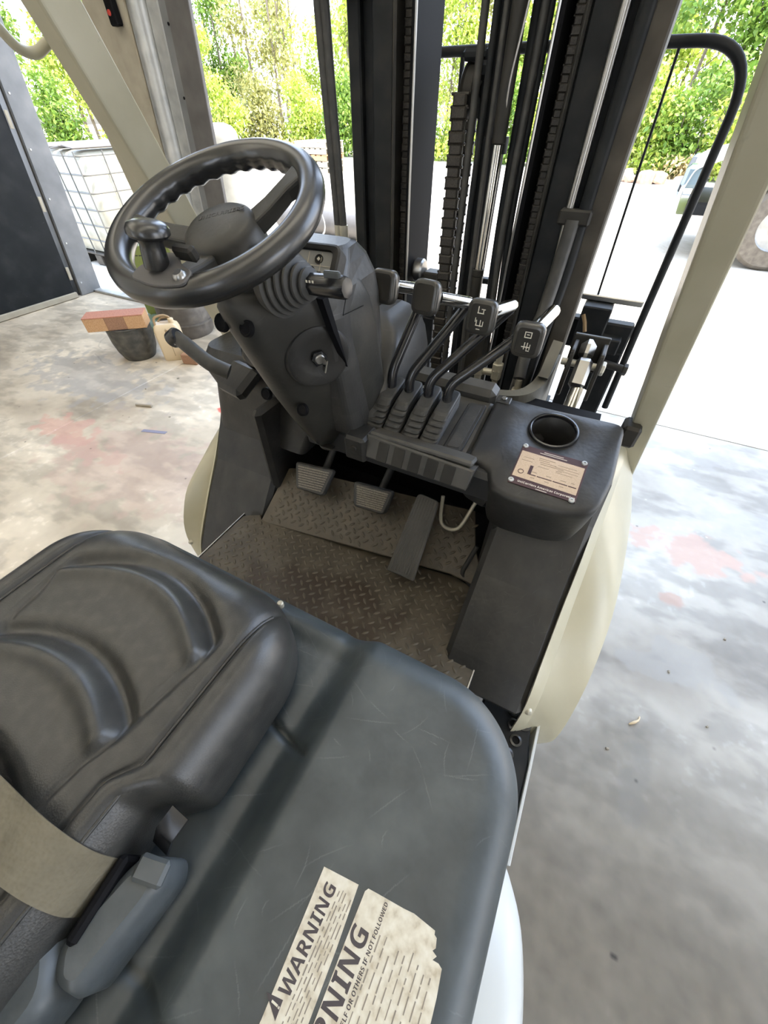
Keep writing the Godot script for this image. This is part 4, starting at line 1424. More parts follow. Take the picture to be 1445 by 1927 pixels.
	for k in 5:
		mb = MB.new()
		var x := -.072 + k * .0357
		mb.prism(fillet(P2([[x - .0125, -.021], [x + .0115, -.0215], [x + .0135, .0205 - k * .001], [x - .0105, .0215 - k * .001]]), .003, 3), S.translated_local(V(0, 0, -.0005)), .0026, .0008)
		put(ss, "switch_blank", mb, M.mastgrey)
	mb = MB.new()
	mb.rbox(S * V(.0, .0275, -.03), V(.222, .012, .05), .004, S.basis)
	put(ss, "strip_ledge", mb, M.trimgrey)
	# grey side wall between column and levers
	mb = MB.new()
	var wr := []
	for q in [[.90, -.03, .050, -.63], [.97, -.03, .056, -.605], [1.03, -.03, .058, -.625], [1.08, -.035, .054, -.685], [1.12, -.04, .044, -.735], [1.145, -.045, .028, -.765], [1.16, -.05, .0, -.79], [1.164, -.05, -.02, -.81]]:
		var r := PackedVector3Array()
		for p in fillet(P2([[q[1], -.90], [q[1], q[3]], [q[2], q[3]], [q[2], -.90]]), [.004, .014, .016, .004], 4): r.append(V(p.x, q[0], p.y))
		wr.append(r)
	mb.loft(wr)
	put(F, "centre_wall", mb, M.dash)
	mb = MB.new()
	mb.rbox(V(.045, .985, -.575), V(.05, .06, .06), .006)
	var cb := put(F, "centre_bracket", mb, M.cowl)
	mb = MB.new()
	cyl(mb, V(.045, .99, -.546), V(.045, .99, -.541), .008, 14)
	put(cb, "bracket_screw", mb, M.mastgrey)

func fork_console(F: Node3D) -> void:
	# the right-hand console with its cup well
	var T := Transform3D(Basis(V(1, 0, 0), V(0, .196, -.981), V(0, .981, .196)), V(0, 1.045, -.80))
	var outl := fillet(P2([[.268, -.195], [.315, -.21], [.335, -.255], [.38, -.262], [.46, -.255], [.515, -.235], [.530, -.15], [.528, .0], [.268, -.005]]), [.006, .015, .02, .02, .02, .025, .03, .02, .012], 5)
	var hc := Vector2(.402, -.068)
	var N := 120
	var ray := func(a: float) -> Vector2:
		var d := Vector2.from_angle(a)
		var best := 9.0
		for i in outl.size():
			var hit = Geometry2D.segment_intersects_segment(hc, hc + d, outl[i], outl[(i + 1) % outl.size()])
			if hit != null: best = minf(best, hc.distance_to(hit))
		return d * best
	var rings := []
	var O := []
	for i in N: O.append(ray.call(TAU * i / N))
	for q in [[-.13, .92, 0], [-.075, .97, 0], [-.022, 1.0, 0], [-.010, 1.0, .0], [-.003, 1.0, .003], [.0, 1.0, .010], [.0, 0.0, .0455], [-.002, 0.0, .043], [-.085, 0.0, .040]]:
		var r := PackedVector3Array()
		for i in N:
			var o: Vector2 = O[i]
			var p: Vector2 = hc + (o * q[1] - o.normalized() * q[2] if q[1] > 0.0 else o.normalized() * q[2])
			r.append(T * V(p.x, p.y, q[0]))
		rings.append(r)
	var mb := MB.new()
	mb.loft(rings, true, true, 1)
	# split the flat top from the rounded edge: the ring between them shades as its own piece
	var con := put(F, "right_console", mb, M.cowl)
	mb = MB.new()
	mb.lathe(P2([[.0425, -.004], [.0425, .003], [.0445, .0045], [.0475, .004], [.049, .0005], [.049, -.004], [.0425, -.004]]), Transform3D(Basis(T.basis.x, T.basis.z, -T.basis.y), T * V(hc.x, hc.y, 0)), 56)
	put(con, "cup_holder_rim", mb, M.gloss)
	mb = MB.new()
	cyl(mb, T * V(hc.x, hc.y, -.10), T * V(hc.x, hc.y, -.083), .040, 30)
	put(con, "cup_well_floor", mb, M.black)
	mb = MB.new()
	mb.rbox(T * V(.285, -.016, .001), V(.03, .022, .004), .002, T.basis)
	var lug := put(con, "screw_lug", mb, M.dash)
	mb = MB.new()
	hexnut(mb, T * V(.285, -.016, .003), T.basis.z, .006, .004)
	put(lug, "lug_screw", mb, M.steel)
	# capacity plate on four rivets
	var Pt := Transform3D(T.basis, T * V(.4185, -.178, .0008)) * Transform3D(Basis(V(0, 0, 1), -.01), Vector3.ZERO)
	mb = MB.new()
	mb.prism(P2([[-.060, -.050], [.060, -.050], [.062, .050], [-.060, .050]]), Pt, .001, .0002)
	var pl := put(con, "capacity_plate", mb, M.plateink, "brown and tan printed capacity plate")
	mb = MB.new()
	mb.prism(P2([[-.0575, -.032], [.0575, -.034], [.0585, .0335], [-.0575, .0345]]), Pt.translated_local(V(0, 0, .001)), .0003)
	put(pl, "plate_field", mb, M.plate)
	mb = MB.new()
	mb.rbox(Pt * V(-.0300, -.0080, .0015), V(.0060, .022, .0004), .0, Pt.basis)
	for q in [[-.0235, .012], [-.002, .027], [.026, .026], [.0475, .014]]: mb.rbox(Pt * V(q[0], -.0185, .0015), V(q[1], .0018, .0004), .0, Pt.basis)
	put(pl, "load_diagram", mb, M.plateink)
	mb = MB.new()
	mb.lathe(P2([[.0042, 0], [.0054, 0], [.0054, .0005], [.0042, .0005], [.0042, 0]]), Transform3D(Basis(Pt.basis.x, Pt.basis.z, -Pt.basis.y), Pt * V(-.0455, -.0175, .0012)), 24)
	put(pl, "load_circle", mb, M.plateink)
	mb = MB.new()
	for q in [[-.008, .027, .030, .0012], [-.012, .0225, .020, .0012], [-.004, .018, .030, .0012], [.004, .0135, .042, .0012], [.03, .0225, .034, .0006], [.03, .0165, .044, .0006], [.033, .0105, .036, .0006], [.028, .004, .030, .0006], [.018, .0075, .010, .0012], [-.01, .006, .02, .0006], [-.022, -.011, .009, .0012], [.004, -.011, .009, .0012], [.03, -.011, .010, .0012], [-.022, -.025, .008, .0012], [.004, -.025, .008, .0012], [.03, -.025, .008, .0012], [.047, -.01, .006, .0012], [-.04, .02, .018, .0006], [-.042, .012, .02, .0006]]:
		mb.rbox(Pt * V(q[0], q[1], .0014), V(q[2], q[3], .0003), .0, Pt.basis)
	put(pl, "small_print", mb, M.platedim).set_meta("kind", "stuff")
	mb = MB.new()
	for q in [[.0, .0440, .036, .0014], [.0, .0400, .050, .0014], [.0, -.0475, .020, .0012], [.047, -.042, .006, .001]]: mb.rbox(Pt * V(q[0], q[1], .0012), V(q[2], q[3], .0003), .0, Pt.basis)
	put(pl, "header_print", mb, M.platewhite).set_meta("kind", "stuff")
	lettering(pl, "UniCarriers Americas Corporation", .0047, Transform3D(Pt.basis, Pt * V(-.0445, -.0415, .0013)), M.platewhite, 0.0)
	for q in [[-.055, .048], [.055, .046], [-.056, -.043], [.053, -.047]]:
		mb = MB.new()
		mb.lathe(P2([[0, .0012], [.0016, .0012], [.002, .0026], [.0046, .0024], [.0056, .0008], [.0056, 0]]), Transform3D(Basis(Pt.basis.x, Pt.basis.z, -Pt.basis.y), Pt * V(q[0], q[1], .0006)), 18)
		put(pl, "rivet", mb, M.galv)
	# sloping fender cover below the console
	side_panel(F, .352, .545, [[.575, -.90], [.575, -.355], [.59, -.352], [.64, -.405], [.754, -.543], [.879, -.665], [.96, -.72], [.97, -.85]])
	mb = MB.new()
	mb.rbox(V(.357, .80, -.74), V(.03, .40, .24), .012)
	put(F, "inner_cheek", mb, M.cowl)
	mb = MB.new()
	mb.prism(fillet(P2([[.27, .99], [.335, .985], [.345, .93], [.33, .88], [.27, .90]]), .02, 4), Transform3D(Basis.IDENTITY, V(0, 0, -.70)), .10, .012, 1)
	put(F, "console_knee", mb, M.cowl)
	mb = MB.new()
	mb.rbox(V(.14, .96, -.68), V(.5, .07, .2), .01)
	put(F, "dash_underside", mb, M.chassis)

func fender(F: Node3D, rows: Array) -> void:
	var mb := MB.new()
	var g := []
	for r in rows: g.append(P3(r))
	var fine := []
	for i in g.size() - 1:
		for j in 4:
			var u := j / 4.0
			var row := PackedVector3Array()
			for c in 3: row.append(g[i][c].cubic_interpolate(g[i + 1][c], g[maxi(i - 1, 0)][c], g[mini(i + 2, g.size() - 1)][c], u))
			fine.append(row)
	fine.append(g[g.size() - 1])
	# crease between the two strips: build them as separate smooth groups
	var a := []
	var b := []
	for r in fine:
		a.append(PackedVector3Array([r[0], r[0].lerp(r[1], .5) + V(0, .004, 0), r[1]]))
		var mid: Vector3 = r[1].lerp(r[2], .5)
		b.append(PackedVector3Array([r[1], mid + V(signf(mid.x) * .006, .012, 0), r[2]]))
	mb.sheet(a, V(0, -.014, -.006), 1)
	mb.sheet(b, V(0, -.014, -.006), 3)
	put(F, "front_fender", mb, M.cream)

func fork_guard(F: Node3D) -> void:
	fender(F, [[[.545, .95, -.95], [.57, .94, -.98], [.66, .66, -1.22]], [[.545, .93, -.80], [.57, .91, -.86], [.66, .722, -1.03]], [[.545, .90, -.72], [.57, .86, -.77], [.66, .735, -.86]], [[.545, .82, -.61], [.57, .785, -.655], [.66, .705, -.65]], [[.545, .754, -.543], [.57, .717, -.564], [.66, .632, -.528]], [[.545, .68, -.455], [.57, .66, -.475], [.66, .535, -.452]], [[.545, .61, -.372], [.57, .60, -.395], [.66, .414, -.411]], [[.545, .50, -.345], [.57, .49, -.36], [.655, .30, -.425]], [[.55, .40, -.35], [.57, .36, -.37], [.645, .238, -.434]]])
	fender(F, [[[-.535, .88, -.85], [-.56, .87, -.88], [-.63, .62, -1.05]], [[-.535, .86, -.75], [-.56, .83, -.78], [-.62, .70, -.85]], [[-.533, .812, -.69], [-.555, .78, -.71], [-.61, .693, -.731]], [[-.533, .707, -.62], [-.555, .69, -.63], [-.61, .633, -.558]], [[-.533, .58, -.525], [-.555, .56, -.53], [-.605, .552, -.48]], [[-.533, .454, -.44], [-.555, .44, -.45], [-.60, .454, -.442]], [[-.533, .35, -.41], [-.555, .33, -.42], [-.595, .30, -.44]]])
	for q in [[.556, .585, -.372, V(.5, .55, .67)], [-.553, .47, -.425, V(-.2, .6, .8)]]:
		var mb := MB.new()
		var n: Vector3 = q[3].normalized()
		mb.lathe(P2([[0, .009], [.005, .008], [.007, .004], [.008, .003], [.009, 0], [0, 0]]), axis(n, V(q[0], q[1], q[2])), 16)
		put(F, "fender_bolt", mb, M.zinc)
	# overhead-guard pillars, leaning back and inwards
	for s in [-1.0, 1.0]:
		var at := func(y: float, dx: float, dz: float) -> Vector3:
			return V(s * (.5124 - .178 * (y - 1.2) + dx), y, -.768 + .518 * (y - 1.2) - dz)
		var mb := MB.new()
		var rings := []
		for y in [.80, 2.02]:
			var r := PackedVector3Array()
			for p in fillet(P2([[0, 0], [.044, 0], [.044, .072], [0, .072]]), .006, 3): r.append(at.call(y, p.x, p.y))
			rings.append(r)
		mb.loft(rings, true, true, -1)
		var pil := put(F, "guard_pillar", mb, M.khaki, "left front pillar of the overhead guard" if s < 0.0 else "right front pillar of the overhead guard")
		if s < 0.0:
			# gusset plate and grab handle on the left pillar
			mb = MB.new()
			rings = []
			for q in [[1.44, .040, .048], [1.34, .040, .085], [1.28, .040, .082], [1.1, .036, .10], [.84, .03, .11]]:
				rings.append(PackedVector3Array([at.call(q[0], q[1], .004), at.call(q[0], q[2], .004), at.call(q[0], q[2], .03), at.call(q[0], q[1], .03)]))
			mb.loft(rings, true, true, -1)
			put(pil, "gusset", mb, M.khaki)
			for q in [[1.315, .062, .006], [1.205, .036, .0055], [1.19, .036, .0055]]:
				mb = MB.new()
				cyl(mb, at.call(q[0], q[1], .0045), at.call(q[0], q[1], -.0005), q[2], 14)
				put(pil, "gusset_hole", mb, M.black)
			mb = MB.new()
			mb.tube(PackedVector3Array([at.call(1.275, .045, .002), at.call(1.28, .01, -.0015)]), .004, 6)
			put(pil, "weld", mb, M.khaki)
			mb = MB.new()
			mb.tube(spline(PackedVector3Array([V(-.545, 1.70, -.50), V(-.550, 1.60, -.535), V(-.550, 1.561, -.560), V(-.552, 1.543, -.578), V(-.552, 1.540, -.602), V(-.546, 1.552, -.626), V(-.53, 1.552, -.628)]), 8), .0075, 12)
			put(pil, "grab_handle", mb, M.khaki)
		else:
			mb = MB.new()
			mb.rbox(at.call(.995, .0, -.012), V(.035, .05, .05), .006)
			put(pil, "pillar_bracket", mb, M.mastgrey)
	# rear legs and top of the overhead guard, above and behind the picture
	for s in [-1.0, 1.0]:
		var mb := MB.new()
		mb.sweep(bend(P3([[s * .37, 2.0, -.35], [s * .40, 2.05, .3], [s * .45, 2.02, .75], [s * .50, .9, 1.25]]), .1, 8), rrect(.05, .05, .008, 2), V(0.3, 1, .2))
		put(F, "guard_leg", mb, M.khaki)
	var mb := MB.new()
	for k in 8: mb.rbox(V(0, 2.03, -.33 + k * .15), V(.78, .012, .04), .003, Basis(V(1, 0, 0), .6))
	put(F, "guard_bars", mb, M.khaki)

func chain(mb: MB, p0: Vector3, p1: Vector3, pitch: float, wide: float, thick: float) -> void:
	var n := int((p1 - p0).length() / pitch)
	var d := (p1 - p0) / n
	var b := axis(d, Vector3.ZERO, V(0, 0, 1)).basis
	for i in n:
		var c := p0 + d * (i + .5)
		var w := wide if i % 2 == 0 else wide * .86
		mb.rbox(c, V(w, pitch * 1.15, thick * (1.0 if i % 2 == 0 else .8)), thick * .25, b)
		mb.rbox(c + d * .5, V(wide * 1.12, pitch * .28, thick * .5), thick * .1, b)

func fork_mast(F: Node3D) -> void:
	var mast_parts := [
		# called, centre x, width, z of the rear face, depth, y0, y1, material
		["outer_rail", .312, .034, -1.215, .15, .15, 2.25, "blackpaint"], ["outer_rail_web", .276, .05, -1.235, .12, .15, 2.25, "blackpaint"], ["outer_rail_flange", .231, .056, -1.205, .03, .15, 2.25, "blackpaint"],
		["inner_rail_flange", .198, .010, -1.195, .15, .12, 2.22, "mastgrey"], ["inner_rail_web", .176, .034, -1.29, .06, .12, 2.22, "grease"], ["inner_rail", .152, .012, -1.195, .16, .12, 2.22, "black"]]
	for s in [-1.0, 1.0]:
		for q in mast_parts:
			var mb := MB.new()
			mb.rbox(V(s * q[1], (q[5] + q[6]) * .5, q[3] - q[4] * .5), V(q[2], q[6] - q[5], q[4]), .004)
			put(F, q[0], mb, M[q[7]])
		var mb := MB.new()
		mb.rbox(V(s * .3285, 1.2, -1.30), V(.005, 2.1, .10), .001)
		put(F, "rail_edge", mb, M.khaki if s < 0.0 else M.mastgrey, "outer edge of the mast rail")  # left edge gets pale paint in place of its backlit bright line
		mb = MB.new()
		mb.rbox(V(s * .146, 1.2, -1.194), V(.006, 2.1, .006), .002)
		put(F, "rail_wear_strip", mb, M.steel, "bright worn edge of the inner rail")
		mb = MB.new()
		chain(mb, V(s * .180, .5, -1.235), V(s * .180, 2.0, -1.235), .0125, .020, .010)
		put(F, "lift_chain", mb, M.grease).set_meta("kind", "stuff")
		mb = MB.new()
		mb.prism(fillet(P2([[-.05, 1.645], [.055, 1.645], [.055, 1.72], [-.05, 1.72]]), .02, 4), Transform3D(Basis.IDENTITY, V(s * .32, 0, -1.24)), .06, .01)
		var cap := put(F, "mast_bracket", mb, M.blackpaint)
		mb = MB.new()
		mb.lathe(P2([[0, 0], [.02, 0], [.024, .006], [.024, .03], [.018, .036], [0, .036]]), axis(V(s * 1.0, 0, .2), V(s * .345, 1.67, -1.19)), 18)
		put(cap, "bracket_bush", mb, M.khaki)
	# brownish outer side of the right rail and the hydraulic pipes clipped to it
	var mb := MB.new()
	mb.rbox(V(.326, 1.15, -1.24), V(.044, 2.0, .10), .004)
	put(F, "rail_side_plate", mb, M.railbrown)
	mb = MB.new()
	mb.tube(bend(P3([[.262, 1.75, -1.19], [.265, 1.3, -1.185], [.27, 1.2, -1.18], [.262, 1.05, -1.16], [.255, .93, -1.10], [.25, .7, -1.1]]), .08), .0095, 12)
	var pp := put(F, "hydraulic_pipe", mb, M.steel, "bright hydraulic pipe on the right rail")
	mb = MB.new()
	mb.tube(bend(P3([[.300, 1.75, -1.19], [.298, 1.3, -1.185], [.30, 1.2, -1.17], [.29, 1.05, -1.15], [.285, .93, -1.09], [.28, .7, -1.09]]), .08), .014, 12)
	put(F, "hydraulic_pipe", mb, M.blackpaint, "black hydraulic pipe on the right rail")
	mb = MB.new()
	mb.rbox(V(.282, 1.305, -1.178), V(.07, .03, .03), .004)
	put(pp, "pipe_clip", mb, M.mastgrey)
	# two hoses at the left of the mast
	for q in [[-.382, .0125], [-.366, .011]]:
		mb = MB.new()
		mb.tube(spline(P3([[q[0] - .012, 2.1, -1.2], [q[0] - .008, 1.6, -1.2], [q[0], 1.35, -1.2], [q[0] + .003, 1.235, -1.2]]), 6), q[1], 12)
		var ho := put(F, "hydraulic_hose", mb, M.rubber)
		mb = MB.new()
		mb.lathe(P2([[0, 0], [.008, 0], [.0115, .004], [.0115, .03], [.0135, .033], [.0135, .06], [0, .06]]), axis(V(0, 1, 0), V(q[0] + .004, 1.175, -1.2)), 16)
		put(ho, "hose_ferrule", mb, M.zinc, "zinc-plated hose end")
		mb = MB.new()
		mb.tube(P3([[q[0] + .004, 1.18, -1.2], [q[0] + .01, .9, -1.16]]), .008, 8)
		put(ho, "hose_pipe", mb, M.steel)
	# centre: chain over its sheave, the free-lift cylinder and a bundle of hoses
	mb = MB.new()
	mb.lathe(P2([[.012, -.018], [.046, -.018], [.050, -.014], [.044, -.010], [.044, .010], [.050, .014], [.046, .018], [.012, .018], [.012, -.018]]), axis(V(1, 0, .1), V(-.035, 1.505, -1.30)), 36)
	var sh := put(F, "chain_sheave", mb, M.mastgrey)
	mb = MB.new()
	mb.rbox(V(-.03, 1.56, -1.30), V(.07, .02, .05), .006)
	mb.rbox(V(-.002, 1.49, -1.30), V(.012, .16, .07), .004)
	mb.rbox(V(.0, 1.535, -1.26), V(.05, .03, .03), .008)
	put(sh, "sheave_yoke", mb, M.blackpaint)
	mb = MB.new()
	chain(mb, V(-.026, .45, -1.215), V(-.048, 1.50, -1.245), .021, .040, .018)
	chain(mb, V(-.052, .45, -1.345), V(-.052, 1.50, -1.345), .021, .034, .018)
	put(F, "centre_chain", mb, M.grease).set_meta("kind", "stuff")
	mb = MB.new()
	cyl(mb, V(.035, .2, -1.27), V(.035, 1.72, -1.27), .032, 24, .004)
	mb.lathe(P2([[0, 0], [.039, 0], [.039, .03], [0, .03]]), axis(V(0, 1, 0), V(.035, 1.40, -1.27)), 24)
	var cy := put(F, "lift_cylinder", mb, M.blackpaint)
	mb = MB.new()
	cyl(mb, V(.066, 1.165, -1.215), V(.066, 1.42, -1.215), .011, 20)
	put(cy, "chrome_rod", mb, M.chrome, "bright chromed rod")
	mb = MB.new()
	cyl(mb, V(.066, 1.15, -1.215), V(.066, 1.167, -1.215), .015, 20)
	cyl(mb, V(.066, 1.42, -1.215), V(.066, 2.1, -1.215), .016, 20)
	cyl(mb, V(.066, .5, -1.215), V(.066, 1.15, -1.215), .014, 20)
	put(cy, "rod_tube", mb, M.mastgrey)
	var hx := [[-.012, .009, -1.23], [.012, .008, -1.225], [.038, .007, -1.222], [.092, .011, -1.25], [.108, .009, -1.225], [.122, .008, -1.235]]
	for i in hx.size():
		var q: Array = hx[i]
		mb = MB.new()
		mb.tube(spline(P3([[q[0] - .01, 2.1, q[2] - .02], [q[0] + sin(i * 2.0) * .003, 1.6, q[2] - .01], [q[0] + .004, 1.25, q[2]], [q[0] + .012 + .004 * i, .9, q[2] + .02], [q[0] + .02 + .006 * i, .6, q[2] + .03]]), 5), q[1], 10)
		put(F, "mast_hose", mb, M.rubber if i % 2 == 0 else M.blackpaint)
	mb = MB.new()
	mb.tube(spline(P3([[.095, 1.72, -1.21], [.085, 1.60, -1.2], [.075, 1.52, -1.2], [.074, 1.47, -1.205]]), 6), .0025, 6)
	put(F, "spring_wire", mb, M.steel)
	# ties of the mast, carriage roller
	mb = MB.new()
	mb.rbox(V(0, .62, -1.36), V(.62, .12, .05), .006)
	mb.rbox(V(0, 2.18, -1.34), V(.62, .12, .06), .006)
	put(F, "mast_tie", mb, M.blackpaint)
	mb = MB.new()
	cyl(mb, V(-.142, 1.135, -1.25), V(-.112, 1.135, -1.25), .030, 26, .005)
	var ro := put(F, "mast_roller", mb, M.steel)
	mb = MB.new()
	mb.rbox(V(-.085, 1.115, -1.26), V(.05, .04, .05), .004)
	put(ro, "roller_bracket", mb, M.mastgrey)
	# hose fittings low down between mast and dash
	for q in [[.150, .93, -1.08], [.225, .90, -1.02]]:
		mb = MB.new()
		cyl(mb, V(q[0], q[1] - .10, q[2]), V(q[0], q[1] + .015, q[2]), .010, 12)
		cyl(mb, V(q[0], q[1] + .02, q[2]), V(q[0] + .045, q[1] + .022, q[2]), .010, 12)
		mb.rbox(V(q[0], q[1] + .02, q[2]), V(.028, .028, .026), .005)
		mb.rbox(V(q[0] + .052, q[1] + .02, q[2]), V(.026, .034, .026), .005)
		hexnut(mb, V(q[0] + .052, q[1] + .03, q[2]), V(0, 1, 0), .016, .022)
		cyl(mb, V(q[0] + .052, q[1] - .08, q[2]), V(q[0] + .052, q[1] + .08, q[2]), .009, 12)
		put(F, "hose_fitting", mb, M.zinc, "zinc-plated elbow fitting")
	mb = MB.new()
	mb.tube(spline(P3([[.275, .98, -1.02], [.27, 1.03, -1.06], [.278, 1.15, -1.14], [.28, 1.3, -1.17]]), 6), .016, 14)
	put(F, "fitting_hose", mb, M.rubber)
	mb = MB.new()
	mb.rbox(V(.118, .98, -1.12), V(.055, .14, .05), .01)
	cyl(mb, V(.118, 1.05, -1.12), V(.118, 1.085, -1.12), .012, 14)
	put(F, "valve_block", mb, M.mastgrey)
	# curved frame plate around the mast opening, its shade painted into the tone
	mb = MB.new()
	var fp := spline(P3([[-.30, .985, -.90], [-.1, .985, -.90], [.12, .982, -.895], [.23, .985, -.892], [.295, .99, -.905], [.325, .995, -.95], [.335, 1.0, -1.02], [.338, 1.01, -1.12]]), 6)
	mb.sweep(fp, P2([[-.014, -.14], [.014, -.14], [.014, .012], [-.014, .012]]), Vector3.UP)
	put(F, "cowl_frame", mb, M.frame)
	mb = MB.new()
	mb.sweep(P3([[.335, 1.005, -1.0], [.337, 1.04, -1.02], [.34, 1.075, -1.045]]), P2([[-.012, -.03], [.012, -.03], [.012, .03], [-.012, .03]]), V(0, 0, 1))
	put(F, "frame_upright", mb, M.frame)

func fork_carriage(F: Node3D) -> void:
	# tilt cylinder with its clevis at the right
	var mb := MB.new()
	cyl(mb, V(.418, .86, -.92), V(.424, .99, -1.02), .020, 22)
	var tc := put(F, "tilt_cylinder_rod", mb, M.chrome, "chromed rod of the right tilt cylinder")
	mb = MB.new()
	cyl(mb, V(.41, .62, -.74), V(.418, .87, -.925), .032, 22, .004)
	put(tc, "tilt_cylinder", mb, M.blackpaint)
	mb = MB.new()
	mb.rbox(V(.414, 1.02, -1.035), V(.038, .07, .045), .008, Basis(V(1, 0, 0), -.6))
	mb.rbox(V(.410, 1.062, -1.075), V(.036, .05, .045), .014, Basis(V(1, 0, 0), -.6))
	put(tc, "rod_eye", mb, M.steel)
	mb = MB.new()
	mb.prism(fillet(P2([[-.04, .0], [.012, -.02], [.05, .04], [.05, .115], [-.03, .115]]), .012, 3), Transform3D(Basis(V(0, 0, -1), V(0, 1, 0), V(1, 0, 0)), V(.443, .96, -1.06)), .010, .002)
	mb.prism(fillet(P2([[-.04, .0], [.012, -.02], [.05, .04], [.05, .115], [-.03, .115]]), .012, 3), Transform3D(Basis(V(0, 0, -1), V(0, 1, 0), V(1, 0, 0)), V(.375, .96, -1.06)), .010, .002)
	mb.rbox(V(.412, 1.04, -1.115), V(.085, .09, .012), .002)
	var cv := put(F, "tilt_clevis", mb, M.mastgrey)
	mb = MB.new()
	cyl(mb, V(.36, 1.03, -1.065), V(.465, 1.03, -1.065), .009, 14)
	hexnut(mb, V(.454, 1.03, -1.065), V(1, 0, 0), .017, .010)
	put(cv, "clevis_pin", mb, M.zinc)
	# fork carriage: two bars joined by plates, black
	for q in [[.98, .10, 1.0, "upper_carriage_bar"], [.42, .10, 1.0, "lower_carriage_bar"]]:
		mb = MB.new()
		mb.rbox(V(0, q[0] - .06, -1.60), V(1.06, q[1], .05), .006)
		put(F, q[3], mb, M.blackpaint)
	for s in [-1.0, 1.0]:
		mb = MB.new()
		mb.rbox(V(s * .445, .65, -1.585), V(.17, .46, .03), .006)
		put(F, "carriage_plate", mb, M.blackpaint)
	for q in [[.398, .975, .09, .10], [.43, .91, .15, .05]]:
		mb = MB.new()
		mb.rbox(V(q[0], q[1], -1.57), V(q[2], q[3], .09), .004)
		put(F, "carriage_block", mb, M.blackpaint)
	mb = MB.new()
	mb.tube(P3([[.362, 1.0, -1.52], [.375, .98, -1.51], [.385, .955, -1.5]]), .006, 8)
	put(F, "latch_pin", mb, M.jugbrown, "rusty latch pin")
	mb = MB.new()
	cyl(mb, V(.46, .855, -1.53), V(.56, .845, -1.53), .013, 14)
	hexnut(mb, V(.545, .846, -1.53), V(1, 0, 0), .020, .016)
	mb.rbox(V(.455, .86, -1.535), V(.03, .04, .035), .004)
	put(F, "side_shift_bolt", mb, M.mastgrey)
	# forks
	for s in [-1.0, 1.0]:
		mb = MB.new()
		mb.prism(P2([[1.625, .95], [1.665, .95], [1.67, .16], [1.70, .11], [2.7, .09], [2.7, .08], [1.66, .07], [1.63, .12]]), Transform3D(Basis(V(0, 0, -1), V(0, 1, 0), V(1, 0, 0)), V(s * .26 - .05, 0, 0)), .10, .003)
		put(F, "fork", mb, M.blackpaint)
	# load backrest: rounded tube frame with a flat cross bar and a thin wire
	mb = MB.new()
	mb.tube(bend(P3([[.553, .66, -1.60], [.542, .95, -1.60], [.526, 1.585, -1.60], [.0, 1.588, -1.60], [-.526, 1.585, -1.60], [-.542, .95, -1.60], [-.553, .66, -1.60]]), .125, 10), .0115, 14)
	var br := put(F, "load_backrest", mb, M.blackpaint)
	for x in [.43, .0, -.43]:
		mb = MB.new()
		var w := .19 if x != 0.0 else .05
		mb.rbox(V(x, 1.035, -1.60), V(w, .018, .03), .003)
		put(br, "cross_bar", mb, M.steel if x > 0.0 else M.blackpaint)
	for s in [-1.0, 1.0]:
		mb = MB.new()
		mb.tube(P3([[s * .362, 1.58, -1.60], [s * .372, 1.3, -1.60], [s * .383, 1.04, -1.60]]), .0035, 6)
		put(br, "backrest_wire", mb, M.blackpaint)
		mb = MB.new()
		mb.rbox(V(s * .18, 1.28, -1.60), V(.012, .6, .012), .003)
		put(br, "backrest_bar", mb, M.blackpaint)
	# pale curved side shield left of the mast
	mb = MB.new()
	mb.prism(fillet(P2([[-.47, 1.0], [-.36, 1.0], [-.36, 1.50], [-.43, 1.47], [-.47, 1.40]]), [.01, .01, .04, .04, .04], 4), Transform3D(Basis.IDENTITY, V(0, 0, -1.46)), .01, .003)
	put(F, "side_shield", mb, M.khaki, "pale curved plate left of the mast")

